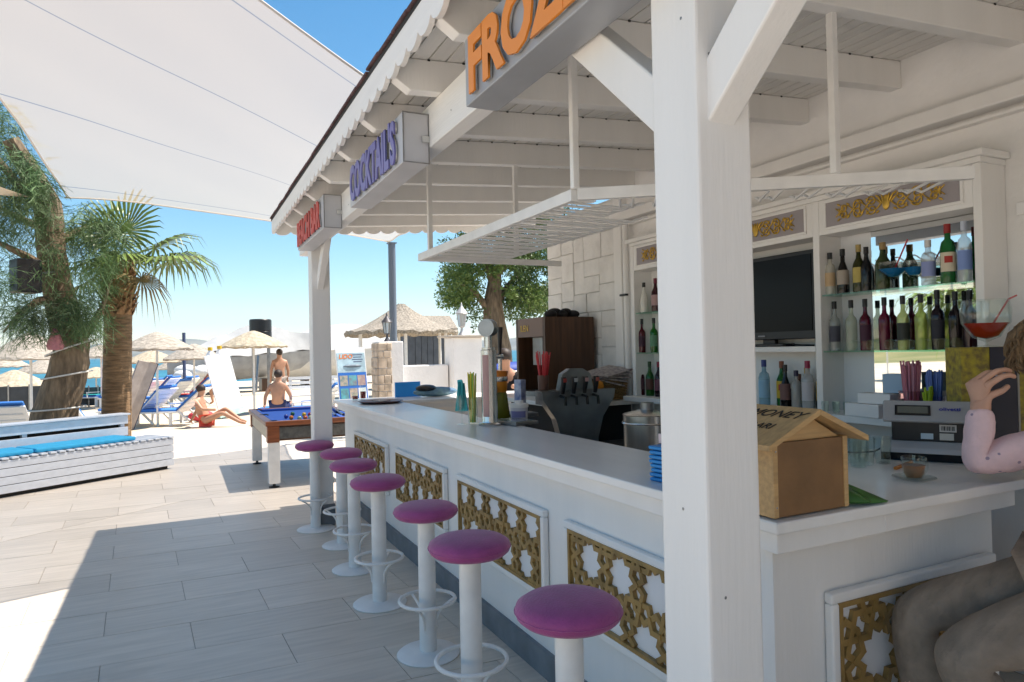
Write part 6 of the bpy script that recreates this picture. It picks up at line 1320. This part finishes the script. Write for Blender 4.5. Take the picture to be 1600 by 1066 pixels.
sh = at(675, 600, 29); shd = thing('dark_shed', 'dark grey boarded shed with a sagging reed roof behind the hut', 'shed', (sh.x, 29, 0)); x0, x1 = at(640, 560, 29).x, at(706, 560, 29).x; zt = at(675, 492, 29).z
k = x0
while k < x1: MB().box(k, min(k + .28, x1) - .02, 29, 29.05, 0, zt - .55).build('wall_board', M('slate_board', (.075, .085, .1), .7, var=.2, nscale=4) if k == x0 else bpy.data.materials['slate_board'], shd); k += .28
MB().box(x0, x1, 29.06, 30.5, 0, zt - .56).build('wall', bpy.data.materials['slate_board'], shd)
MB().prism([(28.7, zt - .62), (29.7, zt), (31, zt - .3), (31, zt - .42), (29.7, zt - .14), (28.7, zt - .75)], lambda u, v, ww: (ww, u, v), x0 - .2, x1 + .2).build('reed_roof', m_thatch, shd)
ky = at(652, 598, 15); o = MB().ell((ky.x, 15.2, ky.z), (.62, .26, .13), 18, 9).build('yellow_kayak', M('yellow_shell', (.6, .55, .02), .35), smooth=True); tag(o, 'yellow kayak resting on a rack behind the garden wall', 'kayak')
kr = thing('kayak_rack', 'pale timber rack under the yellow kayak', 'rack', (ky.x, 15.2, 0))
for s in (-.4, .4): MB().box(ky.x + s - .04, ky.x + s + .04, 14.9, 15.5, 0, ky.z - .125).build('upright', m_whitew, kr)
MB().box(ky.x - .75, ky.x + .95, 14.92, 15.5, ky.z + .142, ky.z + .17).build('top_plank', m_whitew, kr); MB().box(ky.x + .66, ky.x + .72, 15.1, 15.2, 0, ky.z + .14).build('upright', m_whitew, kr)
# blue covered boats glimpsed past the coffee machine
bq = at(805, 580, 14); 
for k in range(3):
    o = MB().ell((bq.x + .15 * k, 14 + .2 * k, .35 + .38 * k), (1.0, .4, .22), 16, 8).build('folded_tarp', M('royal_blue_tarp', (.02, .06, .3), .6, bump=.5, bscale=6) if k == 0 else bpy.data.materials['royal_blue_tarp'], smooth=True); tag(o, 'royal blue folded tarpaulin in the pile behind the coffee machine', 'tarpaulin', 'pile of blue tarpaulins')

# ------------------------------------------------------------------ sea air
hzb = MB().box(-7600, 7600, -1500, 7600, -46, 330).build('haze', M('haze_dummy', (1, 1, 1)))
hm = bpy.data.materials.new('sea_air'); hm.use_nodes = True; hm.node_tree.nodes.clear()
ho = hm.node_tree.nodes.new('ShaderNodeOutputMaterial'); pv = hm.node_tree.nodes.new('ShaderNodeVolumePrincipled')
pv.inputs['Color'].default_value = (.6, .8, 1, 1); pv.inputs['Density'].default_value = 9e-5; pv.inputs['Anisotropy'].default_value = .2
hm.node_tree.links.new(pv.outputs[0], ho.inputs['Volume']); hzb.data.materials.clear(); hzb.data.materials.append(hm); tag(hzb, kind='stuff')
